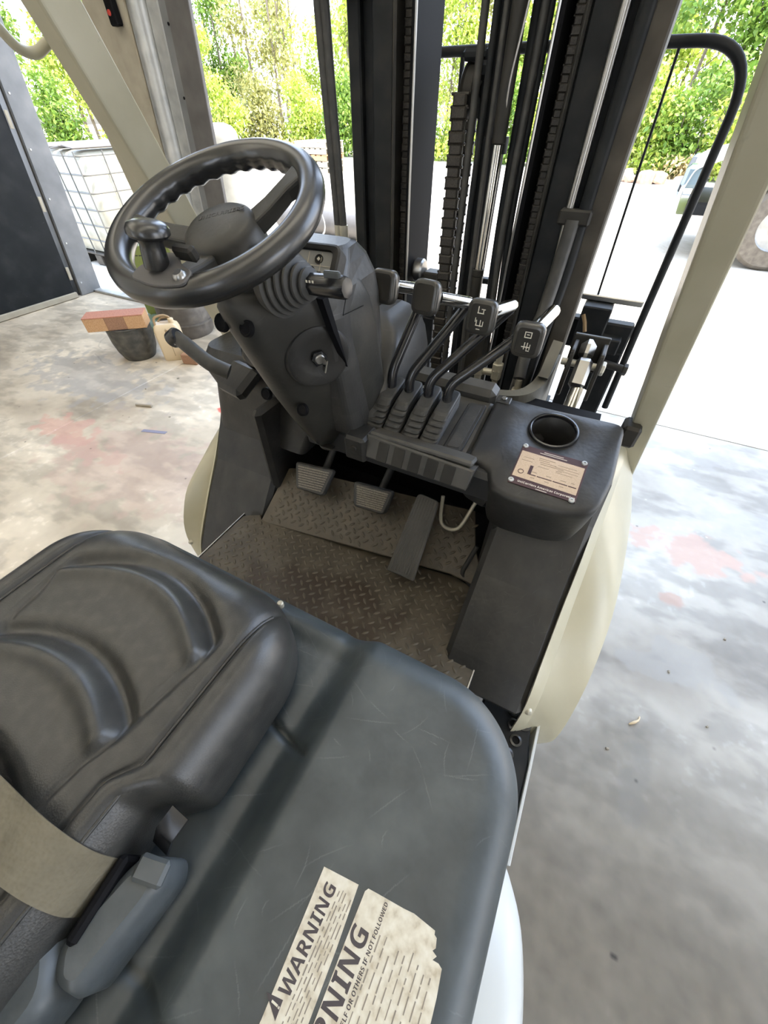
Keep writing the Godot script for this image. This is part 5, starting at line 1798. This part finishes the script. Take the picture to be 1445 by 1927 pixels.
# ------------------------------------------------------------ things on the workshop floor
func build_props() -> void:
	# black rubber tub
	var tb := node("rubber_tub", "black rubber tub on the concrete with the timber block laid across its mouth", "tub", V(-2.97, 0, -1.93))
	var mb := MB.new()
	mb.lathe(P2([[0, .0], [.105, .0], [.125, .012], [.15, .07], [.163, .14], [.168, .255], [.176, .262], [.168, .268], [.158, .258], [.152, .10], [.11, .02], [0, .018]]), Transform3D.IDENTITY, 40)
	put(tb, "tub_body", mb, M.tub)
	mb = MB.new()
	mb.lathe(P2([[.104, .0], [.118, .0], [.124, .010], [.112, .014], [.104, .0]]), Transform3D.IDENTITY, 40)
	put(tb, "foot_rim", mb, M.tub)
	# glued timber block over it: two pale pieces and a darker one, red on top
	var bl := node("timber_block", "red-topped block of glued timber resting on the black tub", "timber", V(-2.945, .268, -1.855))
	var bz := Basis(Vector3.UP, .72)
	bl.basis = bz
	for q in [[-.14, .15, "wood_a"], [.005, .14, "wood_b"], [.145, .14, "wood_a"]]:
		mb = MB.new()
		mb.rbox(V(q[0], .0475, 0), V(q[1], .095, .15), .003)
		put(bl, "timber_piece", mb, M[q[2]], "darker brown middle piece" if q[2] == "wood_b" else "")
	mb = MB.new()
	mb.rbox(V(0.0, .098, 0), V(.432, .008, .152), .002)
	put(bl, "painted_top", mb, M.redwood)
	# cream jerrycan
	var jg := node("jerrycan", "cream plastic jerrycan with a brown cord handle beside the black tub", "jerrycan", V(-2.655, 0, -2.05))
	jg.basis = Basis(Vector3.UP, .75)
	mb = MB.new()
	var rings := []
	for q in [[0.0, .085, .055], [.012, .094, .064], [.24, .094, .064], [.27, .086, .058], [.285, .07, .045]]:
		var r := PackedVector3Array()
		for p in rrect(q[1] * 2, q[2] * 2, .022, 4): r.append(V(p.x, q[0], p.y))
		rings.append(r)
	mb.loft(rings)
	put(jg, "can_body", mb, M.jug)
	mb = MB.new()
	cyl(mb, V(.05, .28, .0), V(.05, .315, .0), .022, 16, .004)
	put(jg, "screw_cap", mb, M.jug)
	mb = MB.new()
	mb.tube(spline(P3([[-.07, .275, .03], [-.06, .33, .02], [.0, .34, .0], [.04, .32, -.01], [.045, .285, -.02]]), 6), .009, 8)
	mb.tube(spline(P3([[-.06, .275, -.03], [-.03, .305, -.04], [.03, .31, -.03], [.05, .295, .02]]), 6), .007, 8)
	put(jg, "cord_handle", mb, M.jugbrown, "brown cord handle")
	mb = MB.new()
	mb.rbox(V(.0, .15, .0645), V(.004, .22, .002), .0008)
	mb.rbox(V(.002, .235, .0648), V(.022, .03, .002), .001)
	put(jg, "dried_drip", mb, M.jugbrown)
	# brown plastic drum lying back behind them
	var dr := node("brown_drum", "brown-grey tapered plastic drum standing behind the jerrycan", "drum", V(-2.98, 0, -2.50))
	mb = MB.new()
	mb.lathe(P2([[0, 0], [.20, 0], [.215, .02], [.23, .2], [.22, .40], [.18, .47], [.10, .50], [0, .505]]), Transform3D.IDENTITY, 40)
	put(dr, "drum_body", mb, M.drum)
	mb = MB.new()
	for y in [.12, .28]: mb.lathe(P2([[.218, y - .012], [.237, y - .006], [.237, y + .006], [.218, y + .012], [.21, y], [.218, y - .012]]), Transform3D.IDENTITY, 40)
	put(dr, "drum_rib", mb, M.drum)
	# reddish block beside the can
	mb = MB.new()
	mb.rbox(V(0, .04, 0), V(.13, .08, .09), .006, Basis(Vector3.UP, .3))
	top("brick_offcut", mb, M.wood_b, "small reddish-brown block on the floor right of the jerrycan", "block", V(-2.47, 0, -2.04))
	# green carton
	var gb := node("green_carton", "olive green carton with a red dot standing between the brown drum and the left doorway", "carton", V(-3.45, 0, -2.725))
	gb.basis = Basis(Vector3.UP, .55)
	mb = MB.new()
	mb.rbox(V(0, .31, 0), V(.42, .62, .2), .006)
	put(gb, "carton_box", mb, M.green)
	mb = MB.new()
	cyl(mb, V(-.14, .557, .099), V(-.14, .557, .1015), .02, 20, .0005)
	put(gb, "red_dot", mb, M.red)
	lettering(gb, "URB", .075, Transform3D(Basis.IDENTITY, V(-.19, .35, .101)), M.sticker)
	mb = MB.new()
	for k in 5: mb.rbox(V(-.10 + k * .034, .547, .1003), V(.026, .008, .0008), 0.0)
	put(gb, "small_print", mb, M.chassis).set_meta("kind", "stuff")
	# blue and yellow rag, clear greenish bag behind the timber block
	var rows := []
	mb = MB.new()
	for i in 9:
		var row := PackedVector3Array()
		for j in 11:
			var x := (j / 10.0 - .5) * .17
			var z := (i / 8.0 - .5) * .12
			row.append(V(x, .03 + .035 * sin(x * 70.0 + z * 40.0) * cos(z * 55.0) * (1.0 - pow(absf(z) * 16.0, 2.0) * .6) + .04, z))
		rows.append(row)
	mb.sheet(rows, V(0, -.03, 0))
	var rag := node("blue_rag", "crumpled blue and yellow plastic wrapper behind the timber block", "wrapper", V(-3.30, .0, -2.16))
	put(rag, "wrapper_sheet", mb, M.blue)
	mb = MB.new()
	mb.rbox(V(-.01, .03, .07), V(.10, .05, .03), .01, Basis(V(0, 1, 0), .2))
	put(rag, "yellow_flap", mb, M.yellow, "yellow flap")
	mb = MB.new()
	rows = []
	for i in 9:
		var row := PackedVector3Array()
		for j in 11:
			var x := (j / 10.0 - .5) * .34
			var z := (i / 8.0 - .5) * .22
			row.append(V(x, .08 + .03 * sin(x * 40.0 + z * 30.0) * cos(z * 35.0 - x * 12.0) - x * x * 1.2 - z * z * 2.0, z))
		rows.append(row)
	mb.sheet(rows, V(0, -.05, 0))
	top("plastic_bag", mb, M.bag, "crumpled greenish plastic bag between wrapper and brown drum", "bag", V(-3.42, .01, -2.40))
	# debris
	mb = MB.new()
	cyl(mb, V(-.055, .009, .02), V(.06, .009, -.02), .009, 10)
	top("stick", mb, M.stick, "short grey-brown stick lying on the concrete left of the forklift", "stick", V(-2.255, 0, -1.375))
	mb = MB.new()
	mb.prism(fillet(P2([[-.085, -.012], [.085, -.016], [.09, .010], [-.08, .016]]), .004, 2), Transform3D(Basis(V(1, 0, 0), V(0, 0, -1), V(0, 1, 0)) * Basis(V(0, 0, 1), .35), Vector3.ZERO), .002)
	top("tape_strip", mb, M.tape, "grey-violet strip of tape on the concrete in front of the left fender", "tape", V(-1.935, .0, -1.19))
	mb = MB.new()
	mb.tube(spline(P3([[-.02, .004, .02], [-.004, .006, .006], [.008, .005, -.008], [.012, .004, -.024]]), 5), PackedFloat32Array([.002, .003, .004, .0045, .005, .005, .005, .004, .004, .004, .003, .003, .003, .003, .002, .001]), 6)
	top("dry_leaf", mb, M.jug, "tiny curled dry leaf on the concrete right of the forklift", "leaf", V(.998, 0, -.753))
	for q in [[-2.45, -1.55, .006, "grit chip on the floor left of the grey-brown stick"], [-2.36, -1.78, .008, "grit chip on the floor in front of the cream jerrycan"], [-1.98, -1.36, .006, "grit chip on the floor between stick and tape strip"], [1.10, -1.0, .005, "grit chip beyond the curled leaf on the right floor"], [1.22, -.85, .004, "smallest grit chip, right of the curled leaf"], [.92, -.62, .005, "grit chip between the curled leaf and the step plate"], [1.30, -1.25, .005, "grit chip farthest right on the floor by the pink paint patch"]]:
		mb = MB.new()
		mb.rbox(V(0, q[2] * .5, 0), V(q[2] * 2.2, q[2], q[2] * 1.5), q[2] * .3, Basis(Vector3.UP, rand(0, 3)))
		top("grit_chip", mb, M.stick, q[3], "grit", V(q[0], 0, q[1]), "grit chips on the floor")
	# push-button station on the jamb
	var cb := node("control_box", "black push-button box with a red and a green button on the beige jamb", "control box", V(-3.13, 1.862, -2.872))
	mb = MB.new()
	mb.rbox(V(0, .1, 0), V(.075, .22, .05), .008, Basis(V(0, 0, 1), .02))
	put(cb, "box_body", mb, M.black)
	for q in [[.045, "red"], [.11, "blue"]]:
		mb = MB.new()
		cyl(mb, V(-.004, q[0], .022), V(-.004, q[0], .034), .014, 18, .003)
		put(cb, "push_button", mb, M[q[1]] if q[1] == "red" else M.green)
	mb = MB.new()
	mb.tube(P3([[0, .2, 0], [.004, .6, -.005], [.0, 1.4, -.005]]), .008, 8)
	put(cb, "cable", mb, M.black)

# ------------------------------------------------------------ yard
func build_yard() -> void:
	var mb := MB.new()
	var rows := []
	for i in 2:
		rows.append(P3([[-60, 0, -2.822 - i * 70.0], [40, 0, -2.822 - i * 70.0]]))
	mb.sheet(rows, V(0, -.3, 0), -1)
	struct("ground", mb, M.yard, "bright sunlit yard of pale concrete and gravel", "ground")
	mb = MB.new()
	mb.rbox(V(2, -.2, 3), V(60, .1, 30), 0.0)
	struct("trim_8", mb, M.yard, "ground around the workshop", "ground")
	# bollard
	var bo := node("bollard", "thick pale grey steel bollard with a domed top outside the main doorway", "bollard", V(-3.92, 0, -4.40))
	mb = MB.new()
	mb.lathe(P2([[0, 0], [.19, 0], [.19, 1.24], [.18, 1.29], [.14, 1.335], [.07, 1.358], [0, 1.362]]), Transform3D.IDENTITY, 40)
	put(bo, "post", mb, M.bollard)
	mb = MB.new()
	mb.lathe(P2([[0, 0], [.25, 0], [.25, .015], [.19, .02], [.19, 0]]), Transform3D.IDENTITY, 40)
	put(bo, "base_flange", mb, M.bollard)
	# caged tank
	var ib := node("caged_tank", "white plastic liquid tank in a metal cage on a dark pallet beyond the left doorway", "tank", V(-5.70, 0, -4.15))
	ib.basis = Basis(Vector3.UP, -.05)
	mb = MB.new()
	rings_tank(mb)
	put(ib, "tank_body", mb, M.poly)
	for y in [.30, .46, .62, .78, .94, 1.10]:
		mb = MB.new()
		mb.tube(bend(P3([[-.50, y, .60], [.50, y, .60], [.50, y, -.60], [-.50, y, -.60], [-.50, y, .60]]), .08, 4), .009, 8)
		put(ib, "cage_hoop", mb, M.cagebar)
	for x in [-.46, -.23, 0.0, .23, .46]:
		for z in [-.608, .608]:
			mb = MB.new()
			mb.tube(P3([[x, .14, z], [x, 1.14, z]]), .008, 8)
			put(ib, "cage_bar", mb, M.cagebar)
	for z in [-.3, 0.0, .3]:
		for x in [-.508, .508]:
			mb = MB.new()
			mb.tube(P3([[x, .14, z], [x, 1.14, z]]), .008, 8)
			put(ib, "cage_bar", mb, M.cagebar)
	mb = MB.new()
	for q in [[-.4, 0], [0, 0], [.4, 0]]: mb.rbox(V(q[0], .065, 0), V(.16, .13, 1.2), .012)
	mb.rbox(V(0, .14, 0), V(1.02, .03, 1.22), .006)
	put(ib, "pallet_base", mb, M.mastgrey)
	mb = MB.new()
	for k in 4: mb.rbox(V(-.38 + k * .25, 1.165 + .01 * (k % 2), 0), V(.2, .012, 1.2), .003, Basis(V(0, 0, 1), .12 * (1 if k % 2 == 0 else -1)))
	put(ib, "top_sheet", mb, M.darksteel, "crumpled dark sheeting on top")
	# stacked pallets and pipe far behind the mast
	var pa := node("pallet_stack", "sunlit stack of pale pallets at the far edge of the yard", "pallets", V(-9.2, 0, -14.0))
	for k in 5:
		mb = MB.new()
		for j in 6: mb.rbox(V(-.5 + j * .2, k * .15 + .13, 0), V(.13, .02, 1.1), .0)
		for j in 3: mb.rbox(V(0, k * .15 + .06, -.5 + j * .5), V(1.1, .11, .09), .0)
		put(pa, "pallet", mb, M.wood_a if k == 2 else M.jamb)
	mb = MB.new()
	cyl(mb, V(-.9, .17, 0), V(.9, .17, .2), .17, 20)
	top("yard_pipe", mb, M.darksteel, "dark grey pipe lying in the yard seen through the steering wheel", "pipe", V(-4.15, 0, -6.6))
	mb = MB.new()
	for k in 4:
		var pth := PackedVector3Array()
		for i in 25:
			var a := TAU * i / 24.0
			pth.append(V(cos(a) * (.24 + k * .012), .24 + sin(a) * .24 + k * .005, .02 * k + .03 * sin(a * 2.0)))
		mb.tube(pth, .008, 6, false)
	top("wire_coil", mb, M.galv, "loose coil of pale wire leaning beside the dark pipe", "wire", V(-4.05, .0, -6.1))
	mb = MB.new()
	for k in 9:
		var b := Basis.from_euler(V(rand(-.3, .3), rand(0, 3), rand(-.2, .2)))
		var h := rand(.12, .3)
		mb.rbox(V(rand(-1.2, 1.0), h * .4, rand(-.3, .3)), V(rand(.25, .8), h, rand(.2, .35)), .04, b)
	top("rubble_heap", mb, M.rubble, "heap of broken reddish rubble at the foot of the trees", "rubble", V(.75, 0, -16.0))
	build_truck()
	build_trees()

func rings_tank(mb: MB) -> void:
	var rings := []
	for q in [[.155, .40, .52], [.17, .47, .57], [1.06, .475, .575], [1.12, .44, .54], [1.14, .36, .46]]:
		var r := PackedVector3Array()
		for p in rrect(q[1] * 2, q[2] * 2, .1, 4): r.append(V(p.x, q[0], p.y))
		rings.append(r)
	mb.loft(rings)
	cyl(mb, V(0, 1.13, 0), V(0, 1.18, 0), .11, 20)

func build_truck() -> void:
	# white pick-up, its nose to the left
	var t := node("pickup_truck", "white pick-up truck parked in the sun at the right, partly behind the pillar", "truck", V(.78, 0, -7.40))
	t.basis = Basis(Vector3.UP, -.06).scaled(V(1.32, 1.32, 1.32))
	# local: nose at x = 0, tail at x = 4.9, near side at z = 0, far side at z = -1.7
	var side := fillet(P2([[.05, .35], [.02, .55], [.06, .74], [.30, .83], [1.15, .95], [1.28, .98], [2.95, 1.02], [4.85, 1.0], [4.9, .5], [4.8, .38], [3.95, .36], [3.9, .6], [3.65, .76], [3.35, .76], [3.1, .6], [3.05, .36], [1.45, .36], [1.39, .6], [1.15, .78], [.81, .78], [.57, .6], [.51, .36]]), [.04, .05, .06, .08, .05, .03, .03, .04, .05, .05, .01, .1, .12, .12, .1, .01, .01, .1, .12, .12, .1, .01], 4)
	var mb := MB.new()
	mb.prism(side, Transform3D(Basis.IDENTITY, V(0, 0, -1.7)), 1.7, .03)
	put(t, "body", mb, M.truck)
	mb = MB.new()
	mb.prism(fillet(P2([[1.15, .95], [1.75, 1.48], [1.95, 1.52], [2.75, 1.52], [2.95, 1.0]]), .06, 4), Transform3D(Basis.IDENTITY, V(0, 0, -1.58)), 1.46, .05)
	put(t, "cab", mb, M.truck)
	mb = MB.new()
	mb.prism(P2([[1.42, 1.03], [1.80, 1.42], [2.10, 1.44], [2.10, 1.03]]), Transform3D(Basis.IDENTITY, V(0, 0, -.125)), .012, .003)
	mb.prism(P2([[2.16, 1.03], [2.16, 1.44], [2.70, 1.44], [2.84, 1.04]]), Transform3D(Basis.IDENTITY, V(0, 0, -.125)), .012, .003)
	put(t, "side_window", mb, M.glass)
	mb = MB.new()
	mb.sheet([P3([[1.19, .985, -1.5], [1.19, .985, -.18]]), P3([[1.72, 1.455, -1.42], [1.72, 1.455, -.28]])], V(-.012, .012, 0), -1)
	put(t, "windscreen", mb, M.glass)
	mb = MB.new()
	mb.rbox(V(.03, .62, -.85), V(.05, .20, 1.15), .01)
	mb.rbox(V(.03, .44, -.85), V(.06, .10, 1.4), .01)
	put(t, "grille", mb, M.chassis)
	mb = MB.new()
	mb.rbox(V(-.03, .42, -.85), V(.14, .17, 1.72), .03)
	put(t, "front_bumper", mb, M.truck)
	for z in [-.14, -1.56]:
		mb = MB.new()
		mb.rbox(V(.10, .66, z), V(.18, .17, .26), .03)
		put(t, "headlamp", mb, M.glass)
		mb = MB.new()
		mb.rbox(V(.03, .45, z), V(.06, .07, .16), .01)
		put(t, "indicator_lamp", mb, M.yellow)
	mb = MB.new()
	mb.rbox(V(1.55, 1.10, .09), V(.10, .14, .16), .03)
	put(t, "door_mirror", mb, M.chassis)
	for x in [.98, 3.5]:
		for z in [-.12, -1.56]:
			mb = MB.new()
			mb.lathe(P2([[.19, -.11], [.31, -.11], [.345, -.07], [.345, .07], [.31, .11], [.19, .11], [.19, -.11]]), axis(V(0, 0, 1), V(x, .345, z)), 36)
			var ty := put(t, "tyre", mb, M.tyre)
			mb = MB.new()
			mb.lathe(P2([[0, .06], [.06, .075], [.10, .05], [.18, .06], [.2, .10], [.2, -.10], [0, -.10]]), axis(V(0, 0, 1), V(x, .345, z)), 30)
			put(ty, "wheel_rim", mb, M.galv)
	mb = MB.new()
	mb.rbox(V(2.4, .40, -.85), V(4.5, .12, 1.3), .02)
	put(t, "underbody", mb, M.chassis)
	mb = MB.new()
	mb.tube(P3([[1.62, .62, .06], [1.50, .10, .10]]), .012, 6)
	put(t, "step_bar", mb, M.rubble)

func leaf_mesh() -> ArrayMesh:
	var st := SurfaceTool.new()
	st.begin(Mesh.PRIMITIVE_TRIANGLES)
	for p in [[V(0, 0, 0), V(-.32, .10, .45), V(0, .02, .5)], [V(0, 0, 0), V(0, .02, .5), V(.32, .10, .45)], [V(-.32, .10, .45), V(0, -.1, 1.1), V(0, .02, .5)], [V(0, .02, .5), V(0, -.1, 1.1), V(.32, .10, .45)]]:
		for q in p: st.add_vertex(q)
	st.generate_normals()
	return st.commit()

var leafm: ArrayMesh

func foliage(parent: Node3D, blobs: Array, count: int, size: float, cols: Array, called := "foliage") -> void:
	var mm := MultiMesh.new()
	mm.transform_format = MultiMesh.TRANSFORM_3D
	mm.use_colors = true
	mm.mesh = leafm
	mm.instance_count = count
	var tot := 0.0
	for b in blobs: tot += b[1].x * b[1].y * b[1].z
	for i in count:
		var r := rand(0, tot)
		var b: Array = blobs[0]
		for c in blobs:
			r -= c[1].x * c[1].y * c[1].z
			b = c
			if r <= 0.0: break
		var d := V(rng.randfn(0, 1), rng.randfn(0, 1), rng.randfn(0, 1)).normalized() * pow(rng.randf(), .45)
		var p: Vector3 = b[0] + d * b[1]
		if p.y < .03: p.y = rand(.03, .3)
		var s := size * rand(.5, 1.4)
		var bs := Basis.from_euler(V(rand(-1.2, 1.2), rand(0, TAU), rand(-1.0, 1.0))).scaled(V(s, s, s))
		mm.set_instance_transform(i, Transform3D(bs, p))
		var k := rng.randf() * (cols.size() - 1)
		var ci := mini(int(k), cols.size() - 2)
		mm.set_instance_color(i, cols[ci].lerp(cols[ci + 1], k - ci))
	var o := MultiMeshInstance3D.new()
	o.multimesh = mm
	o.material_override = M.leaf
	o.name = fresh(parent, called)
	o.set_meta("kind", "stuff")
	parent.add_child(o, true)

func build_trees() -> void:
	leafm = leaf_mesh()
	var lime := [Color(.30, .42, .05), Color(.48, .58, .10), Color(.66, .70, .22)]
	var mid := [Color(.10, .20, .025), Color(.20, .33, .05), Color(.34, .45, .09)]
	var olive := [Color(.22, .22, .06), Color(.36, .36, .12), Color(.52, .50, .22)]
	var tan_ := [Color(.36, .27, .13), Color(.52, .42, .22), Color(.62, .55, .30)]
	# low dense shrubs along an arc, then thin-trunked trees behind; angle from straight ahead (left positive), distance, kind
	var kinds := [lime, mid, olive]
	var shrub_names := ["bright lime-green shrub", "mid-green leafy shrub", "olive dry-tipped shrub"]
	var spots := [[63, 22.5, 0], [58, 23.5, 1], [53, 22.5, 0], [48.5, 23.8, 2], [44, 24.2, 0], [40, 24.0, 2], [36, 23.5, 0], [32, 22.6, 1], [28, 22.0, 0], [23.5, 21.4, 1], [19, 20.8, 0], [14.5, 20.0, 1], [10, 19.4, 0], [5.5, 18.8, 1], [1.5, 18.2, 0], [-2.5, 18.0, 1], [-7, 17.6, 0], [-12, 17.2, 1]]
	var places := ["far left beside the door leaf", "above the left end of the caged tank", "above the middle of the caged tank", "right of the caged tank", "left of the steel column", "above the bollard", "right of the bollard", "above the top of the steering wheel", "left of the mast hoses", "behind the left mast rail", "behind the middle of the mast", "behind the mast hoses", "behind the right mast rail", "between mast and backrest tube", "inside the backrest frame", "at the backrest corner", "above the truck bonnet", "above the truck cab at the right edge"]
	for i in spots.size():
		var a := deg_to_rad(spots[i][0])
		var d: float = spots[i][1]
		var k: int = spots[i][2]
		var s := node("shrub", shrub_names[k] + " at the yard edge, " + places[i], "shrub", V(.40 - sin(a) * d, 0, -cos(a) * d), "shrubs along the edge of the yard")
		var mb := MB.new()
		for j in 5:
			var b := V(rand(-.3, .3), 0, rand(-.3, .3))
			mb.tube(spline(PackedVector3Array([b, b + V(rand(-.2, .2), .5, rand(-.2, .2)), b + V(rand(-.6, .6), rand(1.1, 1.8), rand(-.4, .4))]), 4), PackedFloat32Array([.03, .028, .026, .024, .022, .02, .016, .012, .006]), 6)
		put(s, "stem", mb, M.bark)
		var w := 1.15
		foliage(s, [[V(0, .55, 0), V(w, .65, .8)], [V(rand(-.5, .5), 1.2, 0), V(w * .9, .7, .7)], [V(rand(-.5, .5), 1.9, -.2), V(w * .6, .6, .6)], [V(rand(-.8, .8), .3, .5), V(.7, .35, .5)]], 4200, .13, kinds[k])
		if k == 2 or i % 3 == 0: foliage(s, [[V(rand(-.6, .6), .25, .8), V(.9, .3, .4)]], 500, .12, tan_, "dry_growth")
	var tspots := [[65, 27, 0], [60.5, 29, 1], [56, 27, 0], [51, 29, 2], [46.5, 27.5, 0], [43, 30, 1], [39, 27, 2], [35.5, 29, 0], [31, 26.5, 0], [27, 28, 1], [22, 26, 0], [17.5, 27, 2], [13, 25, 0], [8.5, 25.5, 1], [4.5, 23.5, 1], [.5, 24, 0], [-3, 21.5, 1], [-7.5, 23.6, 0], [-12.5, 21.5, 1]]
	var tree_names := ["slender tree with bright lime foliage", "tall tree with mid-green foliage", "thin bare-stemmed tree with olive foliage"]
	var tplaces := ["at the far left edge", "seen over the grab handle", "seen left of the left pillar", "behind the left pillar", "left of the steel column", "behind the steel column", "just right of the steel column", "above the bollard", "above the steering wheel rim", "beside the mast hoses", "behind the left mast rail", "behind the gap left of the sheave", "behind the lift cylinder", "behind the hose bundle", "behind the right mast rail", "above the backrest corner", "right of the backrest corner", "above the truck", "at the right edge of the frame"]
	for i in tspots.size():
		var a := deg_to_rad(tspots[i][0])
		var d: float = tspots[i][1]
		var k: int = tspots[i][2]
		var t := node("tree", tree_names[k] + ", " + tplaces[i], "tree", V(.40 - sin(a) * d, 0, -cos(a) * d), "trees behind the yard")
		var blobs := []
		for j in 3:
			var mb := MB.new()
			var b := V(rand(-1.0, 1.0), 0, rand(-.5, .5))
			var lean := V(rand(-.5, .5), 0, rand(-.3, .3))
			var h := rand(5.5, 7.5)
			var pth := spline(PackedVector3Array([b, b + lean * .4 + V(0, h * .4, 0), b + lean + V(0, h, 0)]), 6)
			var rr := PackedFloat32Array()
			for q in pth.size(): rr.append(lerpf(.075, .02, float(q) / pth.size()))
			mb.tube(pth, rr, 7)
			for q in 5:
				var st := pth[3 + q * 2]
				mb.tube(PackedVector3Array([st, st + V(rand(-.5, .5), rand(.3, .6), rand(-.4, .4)), st + V(rand(-1.0, 1.0), rand(.7, 1.3), rand(-.6, .6))]), PackedFloat32Array([.022, .014, .006]), 5)
			put(t, "trunk", mb, M.bark)
			for q in 3: blobs.append([b + lean * rand(.3, 1.0) + V(rand(-.9, .9), rand(2.0, 4.8), rand(-.5, .5)), V(rand(.7, 1.3), rand(.4, .8), rand(.5, .9))])
		blobs.append([V(rand(-.8, .8), 1.9, 0), V(1.2, .8, .7)])
		foliage(t, blobs, [5200, 6000, 3600][k], .15, kinds[k])
